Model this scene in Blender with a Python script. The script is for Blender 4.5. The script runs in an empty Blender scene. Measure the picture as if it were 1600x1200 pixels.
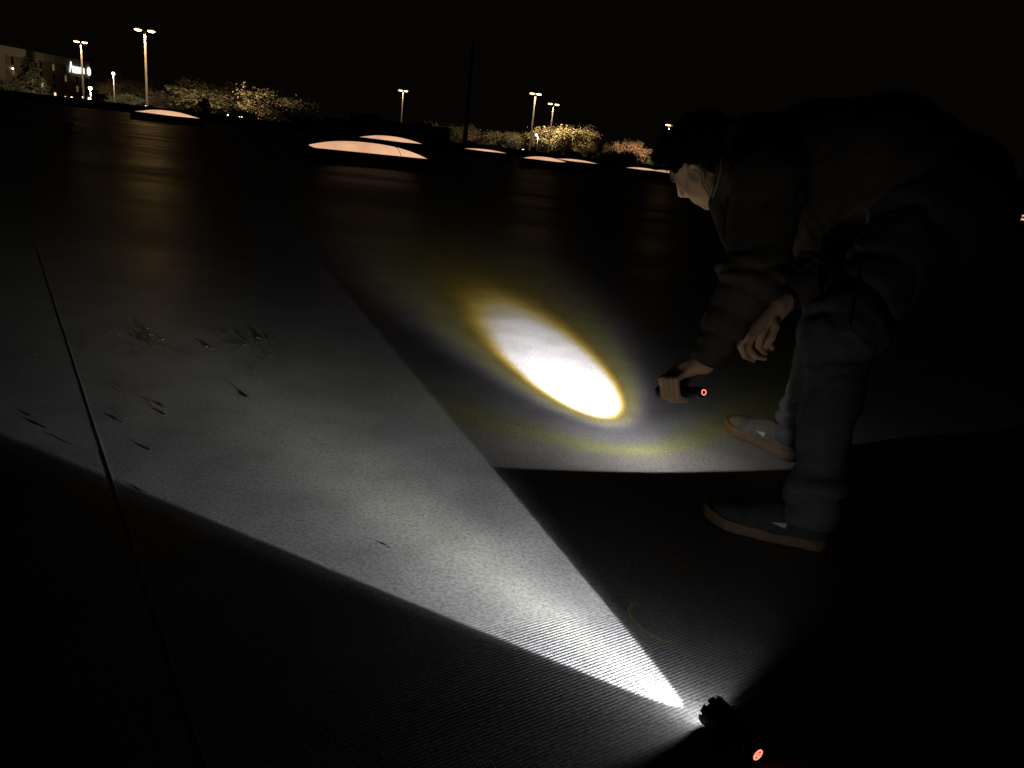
import bpy, math, random
import numpy as np
from mathutils import Vector, Matrix

random.seed(7)
rng = np.random.default_rng(7)
scene = bpy.context.scene
col = scene.collection
R = math.radians

# ------------------------------------------------------------------ camera
F_PX, CAM_H, PITCH, ROLL = 1200.0, 0.88, R(17.7), R(6.5)
cp, sp, cr, sr = math.cos(PITCH), math.sin(PITCH), math.cos(ROLL), math.sin(ROLL)
cam_data = bpy.data.cameras.new("camera")
cam = bpy.data.objects.new("camera", cam_data)
col.objects.link(cam)
R0, U0, FW = Vector((1, 0, 0)), Vector((0, sp, cp)), Vector((0, cp, -sp))
xa = R0 * cr + U0 * sr
ya = U0 * cr - R0 * sr
za = -FW
cam.matrix_world = Matrix(((xa.x, ya.x, za.x, 0), (xa.y, ya.y, za.y, 0), (xa.z, ya.z, za.z, CAM_H), (0, 0, 0, 1)))
cam_data.sensor_width = 36.0
cam_data.lens = 36.0 * F_PX / 1600.0
cam_data.clip_start = 0.02
cam_data.clip_end = 6000
scene.camera = cam

# ------------------------------------------------------------------ world: night sky
world = bpy.data.worlds.new("World")
scene.world = world
world.use_nodes = True
nt = world.node_tree
nt.nodes.clear()
out = nt.nodes.new("ShaderNodeOutputWorld")
bg = nt.nodes.new("ShaderNodeBackground")
tc = nt.nodes.new("ShaderNodeTexCoord")
sx = nt.nodes.new("ShaderNodeSeparateXYZ")
ramp = nt.nodes.new("ShaderNodeValToRGB")
nt.links.new(tc.outputs["Generated"], sx.inputs[0])
nt.links.new(sx.outputs["Z"], ramp.inputs[0])
ramp.color_ramp.elements[0].position = 0.0
ramp.color_ramp.elements[0].color = (0.0019, 0.0014, 0.0009, 1)
ramp.color_ramp.elements[1].position = 0.6
ramp.color_ramp.elements[1].color = (0.0010, 0.00085, 0.0007, 1)
nt.links.new(ramp.outputs[0], bg.inputs[0])
bg.inputs[1].default_value = 1.0
nt.links.new(bg.outputs[0], out.inputs[0])

# ------------------------------------------------------------------ exposure / render
scene.view_settings.view_transform = 'Standard'
scene.view_settings.look = 'None'
scene.view_settings.exposure = 0.0
scene.view_settings.gamma = 1.0
scene.view_settings.use_curve_mapping = False
scene.render.engine = 'CYCLES'
cy = scene.cycles
cy.use_denoising = True
try:
    cy.denoiser = 'OPENIMAGEDENOISE'
    cy.denoising_input_passes = 'RGB_ALBEDO_NORMAL'
    cy.denoising_prefilter = 'NONE'
except Exception:
    pass
cy.max_bounces = 6
cy.diffuse_bounces = 4
cy.glossy_bounces = 3
cy.transmission_bounces = 4
cy.sample_clamp_indirect = 25.0
cy.caustics_reflective = False
cy.caustics_refractive = False

# ------------------------------------------------------------------ pixel helpers (photograph pixels -> points in the place)
def ray(px, py):
    x, y = px - 800.0, py - 600.0
    r, u = x * cr + y * sr, x * sr - y * cr
    return np.array([r, F_PX * cp + u * sp, -F_PX * sp + u * cp])
def at(px, py, Y):
    d = ray(px, py)
    return np.array([0, 0, CAM_H]) + d * (Y / d[1])
def on(px, py, z=0.0):
    d = ray(px, py)
    return np.array([0, 0, CAM_H]) + d * ((z - CAM_H) / d[2])
def nrm(v):
    v = np.asarray(v, float)
    return v / np.linalg.norm(v)

# ------------------------------------------------------------------ object helpers
def link(o, parent=None):
    col.objects.link(o)
    if parent is not None:
        o.parent = parent
    return o
def tag(o, label=None, cat=None, group=None, kind=None):
    if label: o["label"] = label
    if cat: o["category"] = cat
    if group: o["group"] = group
    if kind: o["kind"] = kind
    return o
def empty(name, loc=(0, 0, 0), rz=0.0):
    o = bpy.data.objects.new(name, None)
    o.empty_display_size = 0.1
    col.objects.link(o)
    o.location = loc
    o.rotation_euler = (0, 0, rz)
    return o
def mesh(name, V, F, m, smooth=False):
    me = bpy.data.meshes.new(name)
    me.from_pydata([tuple(map(float, v)) for v in V], [], [tuple(map(int, f)) for f in F])
    if smooth:
        me.polygons.foreach_set("use_smooth", np.ones(len(me.polygons), dtype=bool))
    if m: me.materials.append(m)
    me.update()
    return me
def obj(name, me, parent=None, loc=None):
    o = bpy.data.objects.new(name, me)
    link(o, parent)
    if loc is not None: o.location = loc
    return o
class MB:
    """collects shapes for one mesh"""
    def __init__(s): s.V, s.F = [], []
    def add(s, V, F):
        n = len(s.V)
        s.V += [tuple(map(float, v)) for v in V]
        s.F += [tuple(int(i) + n for i in f) for f in F]
        return s
    def box(s, x0, x1, y0, y1, z0, z1):
        V = [(x, y, z) for z in (z0, z1) for y in (y0, y1) for x in (x0, x1)]
        return s.add(V, [(0, 2, 3, 1), (4, 5, 7, 6), (0, 1, 5, 4), (1, 3, 7, 5), (3, 2, 6, 7), (2, 0, 4, 6)])
    def tube(s, pts, rad, n=8, caps=True):
        pts = [np.asarray(p, float) for p in pts]
        if not hasattr(rad, "__len__"): rad = [rad] * len(pts)
        V, F = [], []
        prev = None
        for i, p in enumerate(pts):
            d = nrm(pts[min(i + 1, len(pts) - 1)] - pts[max(i - 1, 0)])
            a = np.array([0, 0, 1.0]) if abs(d[2]) < .9 else np.array([1.0, 0, 0])
            if prev is None: u = nrm(np.cross(d, a))
            else: u = nrm(prev - d * (prev @ d))
            prev = u
            w = np.cross(d, u)
            for k in range(n):
                t = 2 * math.pi * k / n
                V.append(p + rad[i] * (math.cos(t) * u + math.sin(t) * w))
        for i in range(len(pts) - 1):
            for k in range(n):
                a, b = i * n + k, i * n + (k + 1) % n
                F.append((a, b, b + n, a + n))
        if caps:
            F.append(tuple(reversed(range(n))))
            F.append(tuple(range((len(pts) - 1) * n, len(pts) * n)))
        return s.add(V, F)
    def lathe(s, prof, n=32, ax=0):
        """profile (axial, radius) about the x axis"""
        V, F = [], []
        for (a, r) in prof:
            for k in range(n):
                t = 2 * math.pi * k / n
                V.append((a, r * math.cos(t), r * math.sin(t)))
        for i in range(len(prof) - 1):
            for k in range(n):
                a, b = i * n + k, i * n + (k + 1) % n
                F.append((a, a + n, b + n, b))
        if prof[0][1] > 1e-6: F.append(tuple(range(n)))
        if prof[-1][1] > 1e-6: F.append(tuple(reversed(range((len(prof) - 1) * n, len(prof) * n))))
        return s.add(V, F)
    def build(s, name, m, parent=None, smooth=False, loc=None):
        return obj(name, mesh(name, s.V, s.F, m, smooth), parent, loc)

# ------------------------------------------------------------------ materials
def mat(name, c, rough=.6, metal=0., spec=.4, vary=.0, scale=20., bump=0., bscale=None, emit=None, estr=0., sheen=0.):
    m = bpy.data.materials.new(name)
    m.use_nodes = True
    t = m.node_tree
    b = t.nodes["Principled BSDF"]
    b.inputs["Base Color"].default_value = (*c, 1)
    b.inputs["Roughness"].default_value = rough
    b.inputs["Metallic"].default_value = metal
    b.inputs["Specular IOR Level"].default_value = spec
    if sheen: b.inputs["Sheen Weight"].default_value = sheen
    if emit:
        b.inputs["Emission Color"].default_value = (*emit, 1)
        b.inputs["Emission Strength"].default_value = estr
    if vary or bump:
        tc = t.nodes.new("ShaderNodeTexCoord")
        n = t.nodes.new("ShaderNodeTexNoise")
        n.inputs["Scale"].default_value = scale
        n.inputs["Detail"].default_value = 5
        t.links.new(tc.outputs["Object"], n.inputs["Vector"])
        if vary:
            r = t.nodes.new("ShaderNodeValToRGB")
            r.color_ramp.elements[0].position = .3
            r.color_ramp.elements[1].position = .72
            r.color_ramp.elements[0].color = (*[x * (1 - vary) for x in c], 1)
            r.color_ramp.elements[1].color = (*[min(1, x * (1 + vary)) for x in c], 1)
            t.links.new(n.outputs[0], r.inputs[0])
            t.links.new(r.outputs[0], b.inputs["Base Color"])
        if bump:
            n2 = n
            if bscale:
                n2 = t.nodes.new("ShaderNodeTexNoise")
                n2.inputs["Scale"].default_value = bscale
                n2.inputs["Detail"].default_value = 3
                t.links.new(tc.outputs["Object"], n2.inputs["Vector"])
            bm = t.nodes.new("ShaderNodeBump")
            bm.inputs["Strength"].default_value = 1.0
            bm.inputs["Distance"].default_value = bump
            t.links.new(n2.outputs[0], bm.inputs["Height"])
            t.links.new(bm.outputs[0], b.inputs["Normal"])
    return m
def emission(name, c, s):
    return mat(name, (.05, .05, .05), emit=c, estr=s)

# ribbed roofing membrane: ribs run square to the lap seam
SEAM_A, SEAM_B = on(62, 400), on(240, 950)
seam_dir = nrm(SEAM_B - SEAM_A)
def roof_material():
    m = bpy.data.materials.new("ribbed_membrane")
    m.use_nodes = True
    t = m.node_tree
    b = t.nodes["Principled BSDF"]
    N = t.nodes.new
    L = t.links.new
    tc = N("ShaderNodeTexCoord")
    mp = N("ShaderNodeMapping")
    mp.vector_type = 'POINT'
    mp.inputs["Rotation"].default_value = (0, 0, -math.atan2(seam_dir[1], seam_dir[0]))
    L(tc.outputs["Object"], mp.inputs[0])
    sep = N("ShaderNodeSeparateXYZ")
    L(mp.outputs[0], sep.inputs[0])
    def math_(op, a, v=None):
        n = N("ShaderNodeMath"); n.operation = op
        if isinstance(a, (int, float)): n.inputs[0].default_value = a
        else: L(a, n.inputs[0])
        if v is not None:
            if isinstance(v, (int, float)): n.inputs[1].default_value = v
            else: L(v, n.inputs[1])
        return n.outputs[0]
    def noise(scale, detail=4, vec=None, rough=.55):
        n = N("ShaderNodeTexNoise")
        n.inputs["Scale"].default_value = scale
        n.inputs["Detail"].default_value = detail
        n.inputs["Roughness"].default_value = rough
        L(vec if vec is not None else tc.outputs["Object"], n.inputs["Vector"])
        return n.outputs[0]
    wob = math_('MULTIPLY', noise(3., 2), .006)
    rib = math_('SINE', math_('MULTIPLY', math_('ADD', sep.outputs[0], wob), 2 * math.pi / .0070))
    weft = math_('SINE', math_('MULTIPLY', math_('ADD', sep.outputs[1], wob), 2 * math.pi / .0054))
    grain = noise(260., 3)
    lump = noise(9., 3)
    h = math_('ADD', math_('MULTIPLY', rib, .00011), math_('MULTIPLY', weft, .00004))
    h = math_('ADD', h, math_('MULTIPLY', grain, .00026))
    h = math_('ADD', h, math_('MULTIPLY', lump, .0001))
    # long shallow ripples, seen only in the far glints
    mp2 = N("ShaderNodeMapping")
    mp2.inputs["Scale"].default_value = (.25, 1.3, 1)
    L(tc.outputs["Object"], mp2.inputs[0])
    swell = noise(1.1, 3, mp2.outputs[0])
    h = math_('ADD', h, math_('MULTIPLY', swell, .0006))
    bm = N("ShaderNodeBump")
    bm.inputs["Strength"].default_value = 1.0
    bm.inputs["Distance"].default_value = 1.0
    L(h, bm.inputs["Height"])
    L(bm.outputs[0], b.inputs["Normal"])
    # colour: pale grey with stains and grit
    st = N("ShaderNodeValToRGB")
    st.color_ramp.elements[0].position = .32; st.color_ramp.elements[0].color = (.215, .215, .212, 1)
    st.color_ramp.elements[1].position = .70; st.color_ramp.elements[1].color = (.33, .33, .325, 1)
    L(noise(5.0, 8, None, .66), st.inputs[0])
    gr = N("ShaderNodeValToRGB")
    gr.color_ramp.elements[0].position = .36; gr.color_ramp.elements[0].color = (.40, .39, .385, 1)
    gr.color_ramp.elements[1].position = .55; gr.color_ramp.elements[1].color = (1, 1, 1, 1)
    L(noise(110., 8, None, .78), gr.inputs[0])
    mx = N("ShaderNodeMix"); mx.data_type = 'RGBA'; mx.blend_type = 'MULTIPLY'
    mx.inputs[0].default_value = 1.0
    L(st.outputs[0], mx.inputs[6]); L(gr.outputs[0], mx.inputs[7])
    # rib shading painted into the colour: grooves of the weave darkened
    groove_shade = N("ShaderNodeMapRange")
    groove_shade.inputs[1].default_value = -1.0; groove_shade.inputs[2].default_value = .6
    groove_shade.inputs[3].default_value = .70; groove_shade.inputs[4].default_value = 1.0
    L(math_('ADD', math_('MULTIPLY', rib, .75), math_('MULTIPLY', weft, .25)), groove_shade.inputs[0])
    mx2 = N("ShaderNodeMix"); mx2.data_type = 'RGBA'; mx2.blend_type = 'MULTIPLY'
    mx2.inputs[0].default_value = 1.0
    L(mx.outputs[2], mx2.inputs[6]); L(groove_shade.outputs[0], mx2.inputs[7])
    L(mx2.outputs[2], b.inputs["Base Color"])
    rr = N("ShaderNodeMapRange")
    rr.inputs[1].default_value = .3; rr.inputs[2].default_value = .7
    rr.inputs[3].default_value = .34; rr.inputs[4].default_value = .52
    L(noise(.55, 4, mp2.outputs[0]), rr.inputs[0])
    L(rr.outputs[0], b.inputs["Roughness"])
    b.inputs["Specular IOR Level"].default_value = .30
    return m

M = {
    'roof': roof_material(),
    'lap': mat('seam_membrane', (.22, .22, .215), .6, spec=.2, vary=.3, scale=14, bump=.0003, bscale=60),
    'black_metal': mat('black_anodised', (.012, .012, .013), .38, .6, .5, bump=.0004, bscale=300),
    'lens': emission('lit_lens', (1, .97, .95), 25),
    'red': emission('red_ring_light', (1., .10, .06), 5.0),
    'skin': mat('skin', (.62, .385, .23), .65, spec=.12, vary=.10, scale=40, bump=.0008, bscale=240),
    'hair': mat('black_hair', (.010, .008, .007), .95, spec=.03),
    'jacket': mat('dark_jacket_cloth', (.070, .055, .041), .9, spec=.1, vary=.15, scale=60, bump=.0015, bscale=420),
    'cord': mat('pale_cord', (.30, .25, .20), .8, spec=.2),
    'trousers': mat('grey_trousers_cloth', (.055, .058, .059), .85, spec=.15, vary=.12, scale=50, bump=.0012, bscale=480),
    'upper': mat('black_canvas', (.035, .033, .032), .85, spec=.2, vary=.2, scale=60, bump=.001, bscale=500),
    'upper_grey': mat('grey_canvas', (.075, .068, .058), .85, spec=.2, vary=.2, scale=60, bump=.001, bscale=500),
    'gum': mat('gum_rubber', (.11, .066, .036), .6, spec=.3, vary=.15, scale=30, bump=.0008, bscale=120),
    'white_tab': mat('white_tab', (.28, .275, .27), .6),
    'steel': mat('steel', (.12, .12, .12), .4, .8),
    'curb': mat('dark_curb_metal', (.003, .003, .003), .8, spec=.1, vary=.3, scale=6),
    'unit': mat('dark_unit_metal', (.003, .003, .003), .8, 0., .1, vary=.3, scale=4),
    'pole': mat('galvanised_pole', (.010, .0082, .0062), .95, 0., 0., vary=.15, scale=3),
    'housing': mat('lamp_housing', (.12, .11, .10), .6),
    'sodium': emission('warm_lamp_glass', (1., .70, .30), 12.),
    'coolwhite': emission('pale_lamp_glass', (1., .90, .62), 4.),
    'wood': mat('dark_pole_wood', (.05, .042, .034), .85, vary=.3, scale=5),
    'asphalt': mat('asphalt', (.05, .05, .048), .9, vary=.3, scale=.4),
    'parapet': mat('dark_parapet_metal', (.035, .033, .031), .6, vary=.25, scale=3),
    'cap': mat('parapet_coping', (.32, .30, .27), .5, .2, vary=.2, scale=3),
    'chalk': mat('yellow_chalk', (.42, .42, .05), .9, vary=.4, scale=150),
    'grit': mat('grey_brown_grit', (.10, .09, .075), .85, spec=.2, vary=.4, scale=60, bump=.002, bscale=200),
}
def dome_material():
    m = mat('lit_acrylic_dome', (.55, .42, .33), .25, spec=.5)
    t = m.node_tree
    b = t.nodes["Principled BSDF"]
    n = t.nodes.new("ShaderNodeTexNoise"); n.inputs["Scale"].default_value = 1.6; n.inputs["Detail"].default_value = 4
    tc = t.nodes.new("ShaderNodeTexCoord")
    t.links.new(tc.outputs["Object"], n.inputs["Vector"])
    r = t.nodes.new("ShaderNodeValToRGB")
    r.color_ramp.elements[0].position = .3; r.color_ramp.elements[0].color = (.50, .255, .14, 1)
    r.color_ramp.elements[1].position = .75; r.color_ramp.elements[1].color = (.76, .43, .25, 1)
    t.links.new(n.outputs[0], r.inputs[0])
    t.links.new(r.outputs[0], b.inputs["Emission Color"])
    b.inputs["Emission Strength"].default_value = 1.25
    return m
M['dome'] = dome_material()

# ------------------------------------------------------------------ lamps with an angular beam profile
def beam_light(name, parent, pos, d, power, stops, radius, falloff='Linear', smooth=0.):
    """spot lamp whose colour follows the angle from its axis; stops = (degrees, strength, (r,g,b))"""
    ld = bpy.data.lights.new(name, 'SPOT')
    ld.energy = power
    ld.spot_size = R(178)
    ld.spot_blend = 0.0
    ld.shadow_soft_size = radius
    ld.use_nodes = True
    t = ld.node_tree
    t.nodes.clear()
    N, L = t.nodes.new, t.links.new
    o = N("ShaderNodeOutputLight"); e = N("ShaderNodeEmission")
    tc = N("ShaderNodeTexCoord"); s = N("ShaderNodeSeparateXYZ")
    L(tc.outputs["Normal"], s.inputs[0])
    ab = N("ShaderNodeMath"); ab.operation = 'ABSOLUTE'; L(s.outputs["Z"], ab.inputs[0])
    ac = N("ShaderNodeMath"); ac.operation = 'ARCCOSINE'; L(ab.outputs[0], ac.inputs[0])
    dv = N("ShaderNodeMath"); dv.operation = 'DIVIDE'; L(ac.outputs[0], dv.inputs[0]); dv.inputs[1].default_value = math.pi / 2
    # strength is stored as its square root, so that one ramp carries bright core and faint spill
    top = max(x[1] for x in stops)
    rp = N("ShaderNodeValToRGB"); rc = N("ShaderNodeValToRGB")
    for rmp, kind in ((rp, 0), (rc, 1)):
        cr_ = rmp.color_ramp
        while len(cr_.elements) > 1: cr_.elements.remove(cr_.elements[-1])
        for i, (a, st, c) in enumerate(stops):
            el = cr_.elements[0] if i == 0 else cr_.elements.new(a / 90.0)
            el.position = a / 90.0
            v = (st / top) ** .5
            el.color = (v, v, v, 1) if kind == 0 else (*c, 1)
        L(dv.outputs[0], rmp.inputs[0])
    sq = N("ShaderNodeMath"); sq.operation = 'POWER'; L(rp.outputs[0], sq.inputs[0]); sq.inputs[1].default_value = 2.0
    fo = N("ShaderNodeLightFalloff"); fo.inputs["Strength"].default_value = top; fo.inputs["Smooth"].default_value = smooth
    mu = N("ShaderNodeMath"); mu.operation = 'MULTIPLY'
    L(sq.outputs[0], mu.inputs[0]); L(fo.outputs[falloff], mu.inputs[1])
    L(rc.outputs[0], e.inputs["Color"]); L(mu.outputs[0], e.inputs["Strength"])
    L(e.outputs[0], o.inputs[0])
    lo = bpy.data.objects.new(name, ld)
    col.objects.link(lo)
    q = Vector(d).to_track_quat('-Z', 'Y')
    lo.matrix_world = Matrix.Translation(Vector(pos)) @ q.to_matrix().to_4x4()
    if parent is not None:
        lo.parent = parent
        lo.matrix_parent_inverse = parent.matrix_world.inverted()
    return lo

# ------------------------------------------------------------------ setting: ground, roof, parapet
GZ = -3.5
g = MB()
for (x0, x1, y0, y1) in ((-3000, 3000, -600, 4500),):
    g.add([(x0, y0, GZ), (x1, y0, GZ), (x1, y1, GZ), (x0, y1, GZ)], [(0, 1, 2, 3)])
tag(g.build('ground', M['asphalt']), kind='structure')

EA, EB = np.array([-26., 42.8]), np.array([6.2, 38.6])
ed = (EB - EA) / np.linalg.norm(EB - EA)
en = np.array([-ed[1], ed[0]])
E0, E1 = EA - ed * 40, EB + ed * 45
B0, B1 = E0 - en * 62, E1 - en * 62
rf = MB()
top = [E0, E1, B1, B0]
rf.add([(p[0], p[1], 0.) for p in top] + [(p[0], p[1], GZ + .01) for p in top],
       [(3, 2, 1, 0), (0, 1, 5, 4), (1, 2, 6, 5), (2, 3, 7, 6), (3, 0, 4, 7)])
roof = tag(rf.build('roof', M['roof']), kind='structure')

def strip(pts, half, zs, name, m, parent, seed=0, amp=0.):
    """raised membrane strip along pts; zs = heights across its width"""
    r = random.Random(seed)
    V, F = [], []
    n = len(zs)
    pts = [np.array(p[:2], float) for p in pts]
    for i, p in enumerate(pts):
        d = pts[min(i + 1, len(pts) - 1)] - pts[max(i - 1, 0)]
        d = d / np.linalg.norm(d)
        w = np.array([-d[1], d[0]])
        sh = amp * math.sin(i * .55 + r.random()) * r.uniform(.2, 1)
        for k, z in enumerate(zs):
            off = half * (2 * k / (n - 1) - 1) + sh
            V.append((p[0] + w[0] * off, p[1] + w[1] * off, z * r.uniform(.75, 1.25) if 0 < k < n - 1 else z))
    for i in range(len(pts) - 1):
        for k in range(n - 1):
            a = i * n + k
            F.append((a, a + n, a + n + 1, a + 1))
    return obj(name, mesh(name, V, F, m, True), parent)
sa = SEAM_A - seam_dir * .15
sb = SEAM_B + seam_dir * .5
ln = np.linalg.norm(sb - sa)
pts = [sa + seam_dir * t for t in np.linspace(0, ln, 90)]
strip(pts, .004, [.00012, .00016, .00024, .00026, .00016, .00012], 'lap_seam', M['roof'], roof, 3)
# a long shallow wet-looking lap far out on the roof
for k, dd in enumerate((9.0, 17.5, 26.)):
    q0, q1 = EA - en * dd - ed * 25, EB - en * dd + ed * 25
    strip([q0 + (q1 - q0) * t for t in np.linspace(0, 1, 60)], .06, [.001, .004, .006, .003, .001], 'sheet_seam', M['lap'], roof, 20 + k, .02)

# parapet along the far edge of the roof
pr = empty('parapet', (float(EA[0]), float(EA[1]), 0), math.atan2(ed[1], ed[0]))
Lp = np.linalg.norm(E1 - E0)
seg = Lp / 24
for k in range(24):
    MB().box(-40 + k * seg + .004, -40 + (k + 1) * seg - .004, -.10, .10, -.01, .335).build('parapet_panel', M['parapet'], pr)
    MB().box(-40 + k * seg + .003, -40 + (k + 1) * seg - .003, -.14, .14, .330, .362).build('coping', M['cap'], pr)
tag(pr, 'low dark parapet with thin metal coping along the far roof edge', 'parapet')

# ------------------------------------------------------------------ flashlights
def flashlight(name, front, axis, roll, length, rh, label, with_mark):
    """front = centre of the front opening, axis = where it points; local +x is forward"""
    ax = nrm(axis)
    upv = np.array([0, 0, 1.0])
    s_ = nrm(np.cross(upv, ax)); u_ = np.cross(ax, s_)
    c, s = math.cos(roll), math.sin(roll)
    yv = c * s_ + s * u_
    zv = -s * s_ + c * u_
    root = empty(name)
    root.matrix_world = Matrix(((ax[0], yv[0], zv[0], front[0]), (ax[1], yv[1], zv[1], front[1]), (ax[2], yv[2], zv[2], front[2]), (0, 0, 0, 1)))
    rb = rh * .66
    # tube
    MB().lathe([(-length + .012, rb * .97), (-length + .014, rb), (-.062, rb), (-.060, rb * 1.05)], 32).build('body_tube', M['black_metal'], root, True)
    # cooling fins between tube and head
    for k in range(5):
        x = -.058 + k * .0052
        rr = rb * 1.06 + (rh * .93 - rb * 1.06) * (k / 4) ** .8
        MB().lathe([(x - .0012, rr * .86), (x, rr), (x + .0022, rr), (x + .0034, rr * .88)], 32).build('cooling_fin', M['black_metal'], root, False)
    # head: open cup
    head = MB().lathe([(-.036, rh * .80), (-.031, rh * .97), (-.012, rh), (-.003, rh), (-.003, rh * .86), (-.010, rh * .84), (-.0101, .0005)], 40).build('head', M['black_metal'], root, False)
    # scalloped bezel teeth
    for k in range(8):
        t0 = 2 * math.pi * k / 8
        V, F = [], []
        for i in range(5):
            t = t0 + (i / 4 - .5) * .52
            for (x, r) in ((-.0035, rh * .87), (-.0035, rh * 1.03), (.0020, rh * 1.01), (.0020, rh * .88)):
                V.append((x, r * math.cos(t), r * math.sin(t)))
        for i in range(4):
            for j in range(4):
                a, b = i * 4 + j, i * 4 + (j + 1) % 4
                F.append((a, a + 4, b + 4, b))
        F += [(0, 1, 2, 3), (19, 18, 17, 16)]
        MB().add(V, F).build('bezel_tooth', M['black_metal'], head)
    # lens
    MB().lathe([(-.0095, 0.0), (-.0095, rh * .82)], 32).add([], []).build('lens', M['lens'], head)
    # tail cap with knurl rings
    MB().lathe([(-length, rb * .80), (-length + .003, rb * .98), (-length + .016, rb * 1.04), (-length + .0165, rb * .98)], 32).build('tail_cap', M['black_metal'], root, True)
    for k in range(int((length - .082) / .0042)):
        x = -.066 - k * .0042
        MB().lathe([(x - .0012, rb * .99), (x - .0006, rb * 1.035), (x + .0006, rb * 1.035), (x + .0012, rb * .99)], 28).build('grip_ring', M['black_metal'], root, True)
    # tail switch, lit red ring
    n = 28
    rs_ = rb * .5
    V, F = [], []
    for k in range(n):
        t = 2 * math.pi * k / n
        V += [(-length + .002, rs_ * 1.35 * math.cos(t), rs_ * 1.35 * math.sin(t)), (-length - .0022, rs_ * 1.25 * math.cos(t), rs_ * 1.25 * math.sin(t))]
    for k in range(n):
        a, b = 2 * k, 2 * ((k + 1) % n)
        F.append((a, b, b + 1, a + 1))
    F.append(tuple(2 * k + 1 for k in range(n)))
    swo = MB().add(V, F).build('switch', M['black_metal'], root)
    V, F = [], []
    for k in range(n):
        t = 2 * math.pi * k / n
        V += [(-length + x, r * math.cos(t), r * math.sin(t)) for (r, x) in ((rs_ * .80, -.0030), (rs_ * 1.06, -.0030), (rs_ * 1.06, -.0020), (rs_ * .80, -.0020))]
    for k in range(n):
        for j in range(4):
            a, b = 4 * k, 4 * ((k + 1) % n)
            F.append((a + j, b + j, b + (j + 1) % 4, a + (j + 1) % 4))
    MB().add(V, F).build('ring_light', M['red'], swo)
    if with_mark:
        # the small zigzag mark inside the ring
        zz = [(-.55, -.22), (.5, -.38), (-.5, .38), (.55, .22)]
        mk = MB()
        for (a, c_) in zip(zz[:-1], zz[1:]):
            mk.tube([(-length - .0027, a[0] * rs_, a[1] * rs_), (-length - .0027, c_[0] * rs_, c_[1] * rs_)], .0007, 6)
        mk.build('ring_mark', M['red'], swo)
    tag(root, label, 'flashlight')
    return root

# the one left lying on the roof
H1 = on(1112, 1110, .031)
az1 = R(122)
fl1 = flashlight('flashlight', H1, (math.cos(az1), math.sin(az1), .02), R(28), .098, .0262,
                 'black flashlight lying on the roof with a glowing red ring switch', True)
BEAM1_AZ = R(134.5)
b1 = (math.cos(BEAM1_AZ), math.sin(BEAM1_AZ), .012)
L1pos = H1 + nrm((math.cos(az1), math.sin(az1), 0)) * .004 + np.array([0, 0, -.011])
CW = (.94, .96, 1)
beam_light('flashlight_hotspot', fl1, L1pos, b1, 245,
           [(0, 4.8, (1, 1, .90)), (3, 4.4, (1, 1, .93)), (7, 3.5, (.98, 1, .96)), (12, 2.6, (.95, .97, 1)), (17, 2.2, (.95, .96, 1)), (20.5, 2.1, (.95, .96, 1)), (20.9, .26, (.9, .92, 1)),
            (23, .06, CW), (26, 0., CW), (90, 0., CW)], .004, 'Quadratic', .30)
beam_light('flashlight_spill', fl1, L1pos, b1, 100,
           [(0, .06, CW), (26, .052, CW), (40, .034, CW), (52, .022, (1, 1, 1)), (65, .024, (1, 1, 1)), (78, .020, (1, 1, 1)), (86, .004, (1, 1, 1)), (89, 0., (1, 1, 1))], .004, 'Quadratic', .03)

# the one in the hand
H2 = at(1034, 611, 2.12)
beam2 = nrm([-.243, .917, -.317])
body2 = nrm((-.45, .84, -.31))
fl2 = flashlight('flashlight', H2, body2, R(20), .178, .0225,
                 'black flashlight gripped in the hand of the bending person', False)
W, Yc = (1, .95, .98), (1, .70, .10)
beam_light('flashlight_hotspot', fl2, H2 + body2 * .006, beam2, 600,
           [(0, 7.4, W), (8, 7.0, W), (10.9, 6.0, (1, .95, .95)), (11.8, 4.4, (1, .86, .55)), (12.7, 3.0, (1, .69, .14)), (13.5, 1.3, (1, .67, .10)), (14.4, .70, (1, .76, .18)), (15.6, .62, (.95, .86, .34)), (18, .46, (.92, .87, .44)),
            (20.3, .22, (.88, .83, .75)), (23.5, .035, (.88, .83, .92)), (28, 0., (1, 1, 1)), (90, 0., (1, 1, 1))], .005, 'Quadratic', 3.0)
beam_light('flashlight_spill', fl2, H2 + body2 * .006, beam2, 150,
           [(0, .06, (.88, .83, .92)), (24, .056, (.88, .82, .94)), (30, .046, (.95, .91, 1)), (38, .038, (.95, .95, .80)), (46, .042, (.93, .92, .40)), (53, .040, (.93, .92, .42)), (59, .027, (1, .95, .88)), (80, .020, (1, .92, .90)), (84.0, .018, (1, .92, .90)), (86.4, .0, (1, .93, .9))], .005, 'Quadratic')

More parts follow.
